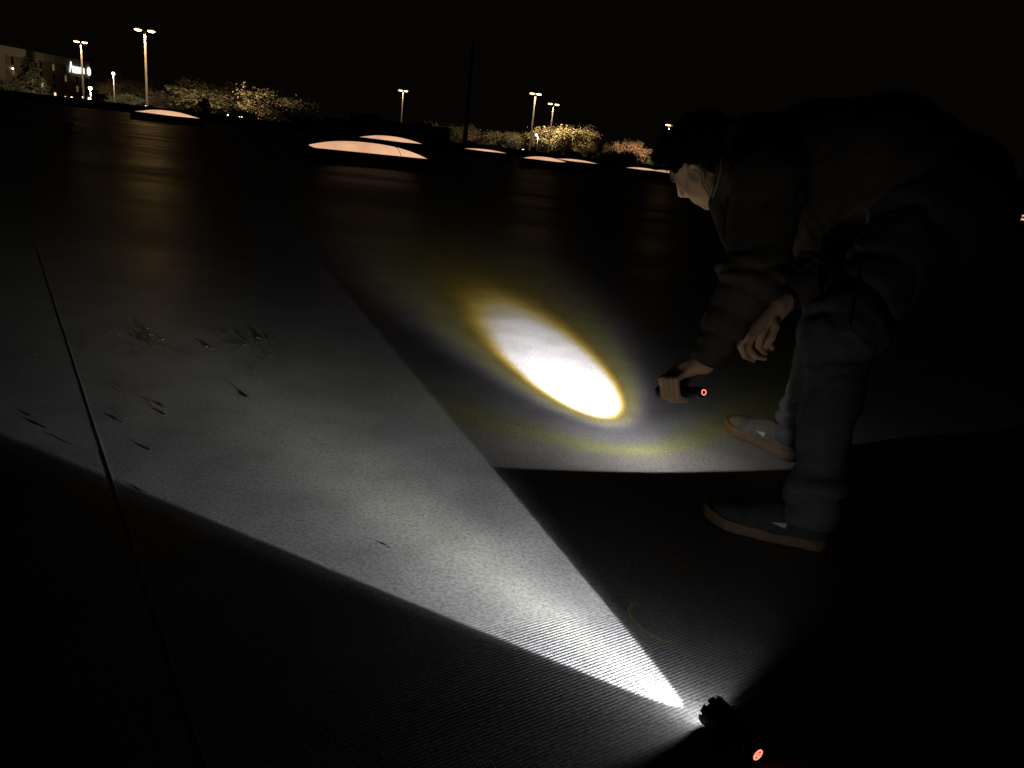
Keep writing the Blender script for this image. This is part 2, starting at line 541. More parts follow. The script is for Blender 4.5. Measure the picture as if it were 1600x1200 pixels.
# ------------------------------------------------------------------ implicit surfaces for the figure
class Field:
    def __init__(s, lo, hi, res):
        s.lo, s.res = np.asarray(lo, float), res
        s.n = np.ceil((np.asarray(hi, float) - s.lo) / res).astype(int) + 1
        s.f = np.full(s.n, 1.0, dtype=np.float32)
        s.ax = [s.lo[i] + res * np.arange(s.n[i]) for i in range(3)]
    def _sub(s, lo, hi):
        i0 = np.clip(np.floor((lo - s.lo) / s.res).astype(int), 0, s.n)
        i1 = np.clip(np.ceil((hi - s.lo) / s.res).astype(int) + 1, 0, s.n)
        if (i1 <= i0).any(): return None
        sl = tuple(slice(a, b) for a, b in zip(i0, i1))
        g = np.stack(np.meshgrid(*[s.ax[i][sl[i]] for i in range(3)], indexing='ij'), -1)
        return sl, g
    def _mix(s, sl, d, k, op):
        f = s.f[sl]
        if op == 'add':
            h = np.clip(.5 + .5 * (f - d) / k, 0, 1)
            s.f[sl] = f + (d - f) * h - k * h * (1 - h)
        else:
            h = np.clip(.5 - .5 * (f + d) / k, 0, 1)
            s.f[sl] = f + (-d - f) * h + k * h * (1 - h)
    def cone(s, a, b, ra, rb, k=.02, flat=None, op='add'):
        """tapered capsule; flat = (direction, factor) squeezes it along a direction"""
        a, b = np.asarray(a, float), np.asarray(b, float)
        rm = max(ra, rb) * (max(1, flat[1]) if flat else 1) + k * 2 + s.res * 3
        q = s._sub(np.minimum(a, b) - rm, np.maximum(a, b) + rm)
        if q is None: return s
        sl, g = q
        p = g - a
        ba = b - a
        if flat:
            dr = nrm(flat[0])
            p = p + ((p @ dr) * (1 / flat[1] - 1))[..., None] * dr
            ba = ba + (ba @ dr) * (1 / flat[1] - 1) * dr
        t = np.clip(p @ ba / max(ba @ ba, 1e-9), 0, 1)
        d = np.linalg.norm(p - t[..., None] * ba, axis=-1) - (ra + (rb - ra) * t)
        if flat: d = d * min(1, flat[1])
        s._mix(sl, d, k, op)
        return s
    def ell(s, c, r, rot=None, k=.02, op='add'):
        c, r = np.asarray(c, float), np.asarray(r, float)
        rm = r.max() + k * 2 + s.res * 3
        q = s._sub(c - rm, c + rm)
        if q is None: return s
        sl, g = q
        p = g - c
        if rot is not None: p = p @ rot        # columns of rot = local axes
        k0 = np.linalg.norm(p / r, axis=-1)
        k1 = np.linalg.norm(p / (r * r), axis=-1) + 1e-9
        s._mix(sl, k0 * (k0 - 1) / k1, k, op)
        return s
    def cut(s, point, normal, k=.004):
        """remove what lies beyond a plane (on the normal's side)"""
        g = np.stack(np.meshgrid(*s.ax, indexing='ij'), -1)
        d = (g - np.asarray(point, float)) @ nrm(normal)
        s.f = np.maximum(s.f, d.astype(np.float32))
        return s
    def mesh(s, smooth=2):
        f = s.f
        ins = f < 0
        nx, ny, nz = f.shape
        pos = np.zeros((nx - 1, ny - 1, nz - 1, 3)); cnt = np.zeros((nx - 1, ny - 1, nz - 1))
        def cs(o): return tuple(slice(o[i], f.shape[i] - 1 + o[i]) for i in range(3))
        for axis in range(3):
            o1, o2 = [i for i in range(3) if i != axis]
            for u in (0, 1):
                for v in (0, 1):
                    a = [0, 0, 0]; a[o1], a[o2] = u, v
                    b = list(a); b[axis] = 1
                    fa, fb = f[cs(a)], f[cs(b)]
                    m = (fa < 0) != (fb < 0)
                    t = np.where(m, fa / np.where(np.abs(fa - fb) < 1e-12, 1, fa - fb), 0)
                    pos[..., axis] += np.where(m, t, 0)
                    pos[..., o1] += np.where(m, u, 0)
                    pos[..., o2] += np.where(m, v, 0)
                    cnt += m
        act = cnt > 0
        idx = np.full(act.shape, -1, int)
        idx[act] = np.arange(act.sum())
        base = np.stack(np.nonzero(act), -1)
        V = s.lo + s.res * (base + pos[act] / cnt[act][:, None])
        Q = []
        for axis in range(3):
            o1, o2 = [(1, 2), (2, 0), (0, 1)][axis]
            a = [slice(None)] * 3; b = [slice(None)] * 3
            a[axis] = slice(0, f.shape[axis] - 1); b[axis] = slice(1, None)
            m = ins[tuple(a)] != ins[tuple(b)]
            I = np.stack(np.nonzero(m), -1)
            ok = (I[:, o1] > 0) & (I[:, o2] > 0) & (I[:, o1] < f.shape[o1] - 1) & (I[:, o2] < f.shape[o2] - 1)
            I = I[ok]
            def g(d1, d2):
                J = I.copy(); J[:, o1] += d1; J[:, o2] += d2
                return idx[J[:, 0], J[:, 1], J[:, 2]]
            q = np.stack([g(-1, -1), g(0, -1), g(0, 0), g(-1, 0)], -1)
            flip = ~ins[tuple(a)][I[:, 0], I[:, 1], I[:, 2]]
            q[flip] = q[flip][:, ::-1]
            Q.append(q)
        Q = np.concatenate(Q)
        Q = Q[(Q >= 0).all(1)]
        for _ in range(smooth):
            e = np.concatenate([Q[:, [0, 1]], Q[:, [1, 2]], Q[:, [2, 3]], Q[:, [3, 0]]])
            S = np.zeros_like(V); C = np.zeros(len(V))
            for x, y in ((0, 1), (1, 0)):
                np.add.at(S, e[:, x], V[e[:, y]]); np.add.at(C, e[:, x], 1)
            V = V * .5 + .5 * S / np.maximum(C, 1)[:, None]
        return V, Q
def normals(V, Q):
    n = np.cross(V[Q[:, 2]] - V[Q[:, 0]], V[Q[:, 3]] - V[Q[:, 1]])
    N = np.zeros_like(V)
    for k in range(4): np.add.at(N, Q[:, k], n)
    return N / np.maximum(np.linalg.norm(N, axis=1), 1e-12)[:, None]
def vnoise(p, seed=0):
    """smooth value noise in -1..1"""
    i = np.floor(p).astype(np.int64); f = p - i; f = f * f * (3 - 2 * f)
    def h(a):
        x = (a[..., 0] * 73856093) ^ (a[..., 1] * 19349663) ^ (a[..., 2] * 83492791) ^ (seed * 2654435761)
        x = (x ^ (x >> 13)) * 1274126177 & 0x7fffffff
        return (x ^ (x >> 16)) % 65536 / 32768.0 - 1
    r = 0
    for dx in (0, 1):
        for dy in (0, 1):
            for dz in (0, 1):
                w = (f[..., 0] if dx else 1 - f[..., 0]) * (f[..., 1] if dy else 1 - f[..., 1]) * (f[..., 2] if dz else 1 - f[..., 2])
                r = r + w * h(i + np.array([dx, dy, dz]))
    return r
def qmesh(name, V, Q, m):
    me = bpy.data.meshes.new(name)
    me.vertices.add(len(V)); me.vertices.foreach_set("co", V.astype(np.float32).ravel())
    me.loops.add(Q.size); me.loops.foreach_set("vertex_index", Q.astype(np.int32).ravel())
    me.polygons.add(len(Q))
    me.polygons.foreach_set("loop_start", (np.arange(len(Q)) * 4).astype(np.int32))
    me.polygons.foreach_set("use_smooth", np.ones(len(Q), dtype=bool))
    me.materials.append(m)
    me.update(calc_edges=True)
    me.validate()
    return me
def folds(V, Q, bones, seed):
    """push cloth in and out: rings of creases round each bone; bone = (a, b, reach, [(t, width, amp, count)])"""
    N = normals(V, Q)
    D = np.zeros(len(V))
    for bi, (a, b, reach, sets) in enumerate(bones):
        a, b = np.asarray(a, float), np.asarray(b, float)
        ba = b - a; L = np.linalg.norm(ba); d = ba / L
        t = (V - a) @ d / L
        perp = V - a - np.outer((V - a) @ d, d)
        rr = np.linalg.norm(perp, axis=1)
        w0 = np.clip((reach - rr) / (reach * .25), 0, 1) * np.clip((t + .15) / .1, 0, 1) * np.clip((1.15 - t) / .1, 0, 1)
        warp = vnoise(V * 9 + bi * 7, seed) * .9 + vnoise(V * 22, seed + 1) * .4
        for (tc_, wd, amp, cntf) in sets:
            e = np.exp(-((t - tc_) / wd) ** 2)
            ph = t * cntf * 2 * math.pi + (perp @ np.array([.6, -.5, .62])) * 16 + warp * 2.4 + 1.5 * np.sin(2.2 * vnoise(V * 6, seed + 3) + bi)
            crease = (np.abs(np.sin(ph * .5)) ** .55 * 2 - 1) * .9
            D += w0 * e * amp * (crease + .3 * vnoise(V * 35, seed + 5))
    D += .0025 * vnoise(V * 14, seed + 8) + .0012 * vnoise(V * 40, seed + 9)
    V = V + N * D[:, None]
    e = np.concatenate([Q[:, [0, 1]], Q[:, [1, 2]], Q[:, [2, 3]], Q[:, [3, 0]]])
    for _ in range(1):
        S_ = np.zeros_like(V); C_ = np.zeros(len(V))
        np.add.at(S_, e[:, 0], V[e[:, 1]]); np.add.at(C_, e[:, 0], 1)
        V = V * .6 + .4 * S_ / np.maximum(C_, 1)[:, None]
    return V

# ------------------------------------------------------------------ the pose
fw = np.array([-.87, .50, 0.]); lf = np.array([-.50, -.87, 0.]); up = np.array([0, 0, 1.])
pel = at(1474, 304, 2.10)
hipL, hipR = pel + lf * .095 - up * .03, pel - lf * .095 - up * .03
kneeL = at(1316, 512, 1.86)
ankL = np.array([.766, 1.733, .085])
kneeR = at(1300, 488, 2.27)
ankR = np.array([.912, 2.298, .085])
mid = at(1385, 248, 2.17)
chest = at(1275, 252, 2.26)
shC = at(1215, 262, 2.30)
shL = at(1198, 278, 2.10)
shR = shC - lf * .19
elL, wrL = at(1180, 425, 2.03), at(1099, 566, 2.06)
elR, wrR = at(1300, 412, 2.24), at(1216, 478, 2.14)
HC = at(1101, 257, 2.33)                     # centre of the head
hz = nrm(at(1101 - 60, 257 - 62, 2.31) - HC)  # towards the crown
hx = at(1101 - 60, 257 + 60, 2.33 + .088) - HC; hx = nrm(hx - hz * (hx @ hz))   # the way the face looks
hy = np.cross(hz, hx)
HR = np.stack([hx, hy, hz], 1)
def hp(x, y, z): return HC + HR @ np.array([x, y, z])
person = empty('person', (.80, 2.02, 0))
bpy.context.view_layer.update()
def wear(name, me, parent=person):
    o = obj(name, me, parent)
    if parent is person: o.matrix_parent_inverse = Matrix.Translation(-Vector(person.location))
    return o

VV, QQ = [], []
def keep(V, Q):
    QQ.append(Q + sum(len(v) for v in VV)); VV.append(V)
# head and neck
S = 1.0
H = Field(HC - .19, HC + .19, .0026)
neckb = shC + up * .045 - fw * .0
E_ = lambda c, r, k=.012, op='add': H.ell(hp(*c), r, HR, k, op)
E_((-.018, 0, .042), (.098, .076, .083))
E_((.018, 0, -.018), (.074, .064, .088), .03)
E_((.042, 0, -.070), (.045, .046, .038), .02)      # jaw
E_((.070, 0, -.096), (.022, .027, .019), .030)      # chin
H.cone(hp(-.005, .052, -.055), hp(.062, .028, -.098), .018, .012, .02)
H.cone(hp(-.005, -.052, -.055), hp(.062, -.028, -.098), .018, .012, .02)
E_((.078, 0, .034), (.020, .050, .014), .014)       # brow
E_((.060, .042, -.012), (.026, .022, .024), .032); E_((.060, -.042, -.012), (.026, .022, .024), .032)
E_((.096, .031, .012), (.018, .018, .0115), .014, 'sub'); E_((.096, -.031, .012), (.018, .018, .0115), .014, 'sub')
E_((.072, .031, .010), (.0140, .0150, .0125), .004); E_((.072, -.031, .010), (.0140, .0150, .0125), .004)
H.cone(hp(.088, 0, .018), hp(.112, 0, -.024), .0075, .0095, .010)   # nose bridge
E_((.112, 0, -.029), (.0125, .0115, .0105), .008)
E_((.101, .012, -.033), (.011, .0075, .0085), .006); E_((.101, -.012, -.033), (.011, .0075, .0085), .006)
E_((.112, .006, -.0395), (.004, .003, .004), .002, 'sub'); E_((.112, -.006, -.0395), (.004, .003, .004), .002, 'sub')
E_((.080, 0, -.060), (.018, .030, .020), .024)
E_((.0945, 0, -.061), (.0085, .021, .0058), .004)    # upper lip
E_((.0915, 0, -.0725), (.0085, .018, .0062), .004)    # lower lip
E_((.102, 0, -.0668), (.010, .024, .0016), .002, 'sub')
E_((.093, 0, -.084), (.006, .02, .005), .010, 'sub')
for s_ in (1, -1):
    hp_ear = lambda x, y, z: hp(x * 1.10 + .010, y * 1.0 + (.005 if y > 0 else -.005), z * 1.12 + .012)
    # ear: bowl with a rim and lobe, lying back along the skull
    er = HR @ np.array(Matrix.Rotation(R(-14), 3, 'Y')) @ np.array(Matrix.Rotation(R(18 * s_), 3, 'Z'))
    H.ell(hp_ear(-.010, s_ * .074, .004), (.021, .010, .037), er, .004)
    H.ell(hp_ear(-.006, s_ * .083, .008), (.0138, .0080, .0250), er, .003, 'sub')
    pr_ = [(-.006 + .0185 * math.cos(t), s_ * (.079 + .003 * math.sin(t)), .006 + .0305 * math.sin(t)) for t in np.linspace(-1.9, 2.6, 16)]
    pr_ = [(x - .25 * (z - .006), y, z) for x, y, z in pr_]
    for a_, b_ in zip(pr_[:-1], pr_[1:]): H.cone(hp_ear(*a_), hp_ear(*b_), .0034, .0034, .002)
    ant = [(.002, s_ * .0795, -.016), (-.010, s_ * .080, -.006), (-.014, s_ * .080, .008), (-.012, s_ * .080, .020)]
    for a_, b_ in zip(ant[:-1], ant[1:]): H.cone(hp_ear(*a_), hp_ear(*b_), .0032, .003, .003)
    H.ell(hp_ear(.004, s_ * .0765, -.027), (.0085, .0055, .0095), er, .004)
    H.ell(hp_ear(.0085, s_ * .0775, -.006), (.0045, .005, .0075), HR, .003)
H.cone(hp(-.030, 0, -.045), neckb, .056, .062, .03)
keep(*H.mesh(2))

# left hand closed round the flashlight
ga = body2
gu = nrm(up - ga * (up @ ga))
gc = np.cross(ga, gu)
if gc @ np.array([0, -1., 0]) < 0: gc = -gc
def ring_pt(s_, ang, r_): return H2 + ga * s_ + r_ * (math.cos(R(ang)) * gc + math.sin(R(ang)) * gu)
HL = Field(H2 - .14, H2 + np.array([.17, .14, .17]), .0022)
gs = -.080
kn = []
for i, (ds, rr) in enumerate(((.032, .0092), (.011, .0096), (-.010, .0092), (-.030, .0082))):
    pts_ = [ring_pt(gs + ds, 100, .064 - .003 * abs(i - 1)), ring_pt(gs + ds + .001, 44, .050), ring_pt(gs + ds - .001, -22, .032), ring_pt(gs + ds - .002, -78, .0262)]
    kn.append(pts_[0])
    rs = [rr * 1.12, rr * 1.04, rr * .94, rr * .80]
    for j in range(3): HL.cone(pts_[j], pts_[j + 1], rs[j], rs[j + 1], .003)
    HL.ell(pts_[1], (rr * 1.1,) * 3, None, .003)
for i, k_ in enumerate(kn):
    HL.cone(k_, wrL + (k_ - np.mean(kn, 0)) * .45, .0125, .019, .014)
HL.cone(np.mean(kn, 0) - gc * .012, wrL, .022, .024, .02)
th = [wrL * .55 + kn[0] * .45 - gc * .018, ring_pt(gs + .016, 140, .046), ring_pt(gs + .036, 172, .034), ring_pt(gs + .050, 196, .030)]
for j, (a_, b_) in enumerate(zip((.0165, .0125, .0108), (.0125, .0108, .0085))): HL.cone(th[j], th[j + 1], a_, b_, .005)
HL.cone(wrL, wrL + (elL - wrL) * .3, .027, .033, .02, flat=(gc, .85))
keep(*HL.mesh(1))

# right hand hanging, fingers loosely curled
HRt = Field(np.minimum(wrR, at(1160, 590, 2.05)) - .09, np.maximum(wrR, at(1240, 440, 2.24)) + .09, .0024)
kr = [at(1166, 524, 2.06), at(1176, 522, 2.085), at(1188, 522, 2.11), at(1199, 520, 2.13)]
fr = [[(1157, 540, 2.055), (1164, 556, 2.085), (1177, 563, 2.11)], [(1169, 543, 2.075), (1181, 557, 2.10), (1195, 560, 2.12)],
      [(1186, 541, 2.105), (1195, 552, 2.13), (1201, 545, 2.15)], [(1200, 534, 2.13), (1206, 543, 2.15), (1205, 535, 2.165)]]
for k_, f_ in zip(kr, fr):
    p_ = [k_] + [at(*q) for q in f_]
    for j, (a_, b_) in enumerate(zip((.0108, .0096, .0088), (.0096, .0088, .0072))): HRt.cone(p_[j], p_[j + 1], a_, b_, .003)
    HRt.cone(k_, wrR + (k_ - kr[1]) * .4, .0128, .019, .014)
tr = [at(1205, 496, 2.115), at(1211, 510, 2.09), at(1205, 528, 2.075), at(1196, 542, 2.075)]
for j, (a_, b_) in enumerate(zip((.017, .0125, .0108), (.0125, .0108, .008))): HRt.cone(tr[j], tr[j + 1], a_, b_, .005)
HRt.cone(wrR, wrR + (elR - wrR) * .7, .027, .036, .02)
keep(*HRt.mesh(1))

# trunk, arms and legs inside the clothes
T = Field(np.array([.35, 1.6, .02]), np.array([1.45, 2.62, 1.2]), .014)
for a_, b_, r1, r2 in ((pel, mid, .135, .130), (mid, chest, .13, .14), (chest, shC, .14, .10), (shC, neckb, .09, .06), (neckb, hp(-.02, 0, -.05), .052, .05),
                       (shC, shL, .07, .06), (shC, shR, .07, .06), (shL, elL, .052, .043), (elL, wrL, .042, .026), (shR, elR, .048, .034), (elR, wrR, .034, .024),
                       (hipL, kneeL, .085, .058), (kneeL, ankL, .055, .038), (hipR, kneeR, .085, .058), (kneeR, ankR, .055, .038)):
    T.cone(a_, b_, r1, r2, .02)
for an, az in ((ankL, 164), (ankR, 122)):
    dv = np.array([math.cos(R(az)), math.sin(R(az)), 0])
    T.cone(an, an + dv * .06 - up * .05, .028, .012, .01)
keep(*T.mesh(2))
body = wear('body', qmesh('body', np.concatenate(VV), np.concatenate(QQ), M['skin']))

# hair: cap plus tufts
HH = Field(HC - .17, HC + .17, .0035)
HH.ell(hp(-.024, 0, .052), (.106, .084, .088), HR, .01)
HH.ell(hp(-.060, 0, .010), (.066, .074, .085), HR, .02)
HH.ell(hp(.035, 0, .105), (.05, .055, .028), HR, .02)
HH.ell(hp(.092, 0, -.036), (.115, .12, .098), HR, .012, 'sub')
HH.ell(hp(.024, .090, .004), (.052, .042, .066), HR, .01, 'sub'); HH.ell(hp(.024, -.090, .004), (.052, .042, .066), HR, .01, 'sub')
Vh, Qh = HH.mesh(1)
Nh = normals(Vh, Qh)
Vh = Vh + Nh * (.004 * vnoise(Vh * 90, 4) + .003 * vnoise(Vh * 200, 5))[:, None]
hair = wear('hair', qmesh('hair', Vh, Qh, M['hair']))
tf = MB()
pick = rng.choice(len(Vh), 5200)
for i in pick:
    p, n = Vh[i], Nh[i]
    loc = HR.T @ (p - HC)
    if loc[2] < -.02 and loc[0] > -.03: continue
    if loc[0] > .055 and loc[2] < .066: continue
    if abs(loc[1]) > .055 and -.04 < loc[0] < .06 and loc[2] < .070 and rng.random() < .9: continue
    crown = max(0, min(1, (loc[2] - .02) / .10))
    d = nrm(n * (.45 + .45 * crown) + hx * (.35 * crown) - hz * (.55 * (1 - crown)) + rng.normal(0, .28, 3))
    L_ = rng.uniform(.010, .020) + .018 * crown * rng.random()
    s_ = nrm(np.cross(d, rng.normal(0, 1, 3)))
    w = rng.uniform(.0005, .0011)
    a = p - n * .003
    m_ = a + d * L_ * .55 + hx * .002
    tf.add([a - s_ * w, a + s_ * w, m_ + s_ * w * .7, m_ - s_ * w * .7, a + d * L_ + hx * .004 - hz * .002], [(0, 1, 2, 3), (3, 2, 4)])
tufts = wear('hair_tufts', mesh('hair_tufts', tf.V, tf.F, M['hair']))
tag(tufts, kind='stuff')
for s_ in (1, -1):
    eb = MB()
    for k in range(150):
        t = rng.random()
        p = hp(.094 - .020 * t ** 2, s_ * (.014 + .034 * t), .030 + .006 * math.sin(t * 2.6) + rng.normal(0, .0014))
        d = nrm(HR @ np.array([.2, s_ * .9, .35]))
        eb.add([p, p + HR @ np.array([.001, 0, .0016]), p + d * .008 + hx * .001], [(0, 1, 2)])
    wear('eyebrow', mesh('eyebrow', eb.V, eb.F, M['hair']))

# jacket
J = Field(np.array([.36, 1.78, .30]), np.array([1.40, 2.66, 1.20]), .0068)
waist = at(1425, 274, 2.12)
J.cone(waist, mid, .155, .150, .04, flat=(lf, 1.2))
J.cone(mid, chest, .150, .150, .05, flat=(lf, 1.25))
J.cone(chest, shC - fw * .02, .148, .115, .05, flat=(lf, 1.35))
belly = at(1320, 310, 2.20); low = at(1268, 330, 2.24)
J.cone(belly, low, .10, .095, .05, flat=(lf, 1.5))
J.cone(at(1250, 290, 2.26), at(1165, 290, 2.28), .12, .085, .05, flat=(lf, 1.3))
J.cone(shC, shL, .10, .088, .05); J.cone(shC, shR, .10, .088, .05)
J.cone(shL, elL, .092, .082, .03)
J.cone(elL, wrL + (elL - wrL) * .16, .078, .046, .025)
J.cone(shR, elR, .090, .072, .03)
cuffR = elR + (wrR - elR) * .62
J.cone(elR, cuffR, .066, .052, .02)
# fallen hood and collar round the neck
hood = at(1180, 206, 2.30)
J.ell(hood, (.070, .110, .050), np.stack([fw, lf, up], 1), .03)
J.cone(at(1150, 205, 2.22), at(1135, 262, 2.16), .034, .026, .025)
J.cone(at(1150, 205, 2.40), at(1130, 270, 2.46), .034, .026, .025)
J.cone(at(1135, 262, 2.16), at(1122, 318, 2.20), .026, .022, .02)
J.cone(at(1122, 318, 2.20), at(1142, 372, 2.17), .026, .030, .02)
J.cone(at(1190, 225, 2.28), at(1260, 225, 2.26), .06, .09, .05)
Vj, Qj = J.mesh(3)
Vj = folds(Vj, Qj, [
    (shL, elL, .15, [(.30, .35, .004, 2), (1.0, .22, .010, 4)]),
    (elL, wrL, .13, [(.05, .22, .010, 3.5), (.55, .3, .008, 4), (.85, .2, .004, 7)]),
    (shR, elR, .14, [(.9, .4, .010, 4)]), (elR, cuffR, .12, [(.3, .5, .007, 4)]),
    (pel, chest, .34, [(.3, .6, .006, 2.5), (.9, .3, .006, 2.5)]),
    (low, belly, .2, [(.2, .6, .007, 3)])], 11)
jacket = wear('jacket', qmesh('jacket', Vj, Qj, M['jacket']))
# cuffs
for nm, a_, b_, r_ in (('cuff', wrL + (elL - wrL) * .17, wrL + (elL - wrL) * .02, .046), ('cuff', cuffR + (elR - cuffR) * .1, cuffR + (wrR - elR) * .06, .053)):
    mb = MB().tube([a_, a_ + (b_ - a_) * .1, a_ + (b_ - a_) * .5, b_, b_ + (a_ - b_) * .15], [r_ * .9, r_ * 1.02, r_ * 1.0, r_ * .95, r_ * .80], 28, False)
    wear(nm, mesh(nm, mb.V, mb.F, M['jacket'], True), jacket)
# hood cords
def cord(pts, r_=.0022):
    P_ = [at(*q) for q in pts]
    Q_ = []
    for i in range(len(P_) - 1):
        p0, p1, p2, p3 = P_[max(i - 1, 0)], P_[i], P_[i + 1], P_[min(i + 2, len(P_) - 1)]
        for t in np.linspace(0, 1, 6, endpoint=False):
            Q_.append(.5 * ((2 * p1) + (-p0 + p2) * t + (2 * p0 - 5 * p1 + 4 * p2 - p3) * t * t + (-p0 + 3 * p1 - 3 * p2 + p3) * t ** 3))
    Q_.append(P_[-1])
    mb = MB().tube(Q_, r_, 8)
    return wear('drawstring', mesh('drawstring', mb.V, mb.F, M['cord'], True))
cord([(1093, 222, 2.30), (1092, 236, 2.245), (1094, 262, 2.20), (1099, 290, 2.20), (1112, 312, 2.20), (1117, 335, 2.20), (1125, 358, 2.19), (1135, 372, 2.165)])
cord([(1104, 236, 2.29), (1103, 250, 2.22), (1101, 276, 2.175), (1105, 292, 2.18), (1113, 306, 2.19)])
cord([(1131, 234, 2.20), (1128, 246, 2.15), (1124, 275, 2.14), (1117, 298, 2.16), (1113, 312, 2.19)])
cord([(1149, 296, 2.055), (1151, 318, 2.06), (1149, 345, 2.07), (1142, 374, 2.10), (1137, 390, 2.12)])

# trousers
TR = Field(np.array([.62, 1.60, .06]), np.array([1.42, 2.46, 1.10]), .0068)
TR.cone(pel, pel + fw * .10 + up * .03, .165, .15, .04, flat=(lf, 1.12))
TR.cone(hipL, hipL - fw * .05, .135, .13, .04); TR.cone(hipR, hipR - fw * .05, .135, .13, .04)
for hp_, kn_, an_ in ((hipL, kneeL, ankL), (hipR, kneeR, ankR)):
    TR.cone(hp_, kn_, .125, .078, .04)
    TR.cone(kn_, an_ + up * .08, .078, .058, .03)
    TR.cone(an_ + up * .08, an_ - up * .01, .058, .064, .02)
TR.cut((0, 0, .062), (0, 0, -1))
Vt, Qt = TR.mesh(3)
Vt = folds(Vt, Qt, [
    (hipL, kneeL, .17, [(.1, .3, .010, 4), (.9, .2, .015, 4.5), (.5, .3, .006, 3)]),
    (kneeL, ankL, .12, [(.06, .18, .014, 3.5), (.9, .18, .012, 5), (.5, .4, .008, 2.5)]),
    (hipR, kneeR, .17, [(.9, .2, .010, 5)]),
    (kneeR, ankR, .12, [(.1, .2, .010, 5), (.88, .18, .011, 7)])], 23)
trousers = wear('trousers', qmesh('trousers', Vt, Qt, M['trousers']))
# pocket zip on the outside of the near thigh
def on_cloth(V_, px, py, out_):
    d_ = nrm(ray(px, py)); q = V_ - np.array([0, 0, CAM_H])
    t_ = q @ d_
    off = np.linalg.norm(q - np.outer(t_, d_), axis=1)
    near = np.where(off < .008)[0]
    return np.array([0, 0, CAM_H]) + d_ * (t_[near].min() - out_)
zp = MB().tube([on_cloth(Vt, *q, .001) for q in ((1343, 420), (1340, 440), (1336, 460), (1332, 485), (1326, 513))], .0035, 6)
wear('pocket_zip', mesh('pocket_zip', zp.V, zp.F, M['black_metal'], True), trousers)

# shoes, toe along +x
def shoe(loc, az, mirror, upper):
    s = empty('shoe')
    s.parent = person
    s.matrix_parent_inverse = Matrix.Translation(-Vector(person.location))
    s.location = loc; s.rotation_euler = (0, 0, az)
    Fs = Field((-.11, -.075, -.005), (.23, .075, .06), .0042)
    def outline(F_, g_, z0, z1, kk):
        for (a, b, ra, rb) in (((-.055, .0), (.05, .004 * mirror), .036, .038), ((.05, .004 * mirror), (.145, -.004 * mirror), .038, .047), ((.145, -.004 * mirror), (.172, -.008 * mirror), .047, .036)):
            F_.cone((*a, 0), (*b, 0), ra + g_, rb + g_, kk, flat=((0, 0, 1), 6.0))
        gz = F_.ax[2][None, None, :]
        tx = np.clip((F_.ax[0][:, None, None] - .08) / .13, 0, 1) ** 2 * .016
        F_.f = np.maximum(F_.f, np.maximum(z0 + tx - gz, gz - z1 - tx * 1.1)).astype(np.float32)
    outline(Fs, .004, .001, .031, .01)
    V, Q = Fs.mesh(1)
    so = obj('sole', qmesh('sole', V, Q, M['gum']), s)
    Fu = Field((-.12, -.075, .018), (.23, .075, .15), .0042)
    Fu.cone((-.05, 0, .03), (.04, .003 * mirror, .035), .037, .040, .02)
    Fu.cone((.04, .003 * mirror, .030), (.14, -.003 * mirror, .034), .042, .038, .02, flat=((0, 0, 1), .82))
    Fu.cone((.13, -.003 * mirror, .034), (.166, -.007 * mirror, .036), .040, .028, .02, flat=((0, 0, 1), .8))
    Fu.cone((-.052, 0, .05), (-.05, 0, .075), .037, .034, .02)
    Fu.cone((.02, 0, .06), (.075, 0, .052), .034, .032, .02)
    Fu.cone((-.02, 0, .06), (.03, 0, .062), .035, .030, .02)
    Fu.cone((-.035, 0, .115), (.03, 0, .135), .030, .030, .01, op='sub')
    Fu.cut((0, 0, .026), (0, 0, -1))
    V, Q = Fu.mesh(2)
    uo = obj('upper', qmesh('upper', V, Q, upper), s)
    # piping edge where the upper meets the tongue, and the white side tab
    for sd in (1, -1):
        tri = []
        for (x, z) in ((.012, .062), (.050, .056), (.014, .048)):
            nb = V[(abs(V[:, 0] - x) < .006) & (abs(V[:, 2] - z) < .006)]
            tri.append((x, sd * (abs(nb[:, 1]).max() + .0015), z))
        MB().add(tri + [(x, y - sd * .003, z) for x, y, z in tri], [(0, 1, 2), (5, 4, 3), (0, 3, 4, 1), (1, 4, 5, 2), (2, 5, 3, 0)]).build('side_tab', M['white_tab'], uo)
    MB().tube([(.052, .033, .050), (.074, .02, .064), (.080, 0, .068), (.074, -.02, .064), (.052, -.033, .050)], .0022, 6).build('welt', upper, uo, True)
    MB().tube([(.115, .030, .052), (.128, .012, .062), (.130, -.012, .062), (.118, -.030, .052)], .0018, 6).build('stitching', upper, uo, True)
    return s
shoe((.728, 1.742, 0), R(164), 1, M['upper'])
shoe((.878, 2.362, 0), R(122), -1, M['upper_grey'])
# watch on the right wrist
wd_ = nrm(elR - wrR)
wc = wrR + (elR - wrR) * .16
wm = MB().tube([wc - wd_ * .010, wc - wd_ * .009, wc + wd_ * .009, wc + wd_ * .010], [.029, .034, .035, .030], 24, False)
wear('watch', mesh('watch', wm.V, wm.F, M['steel'], True))
tag(person, 'person in dark hooded jacket and grey trousers bending over with a flashlight', 'person')

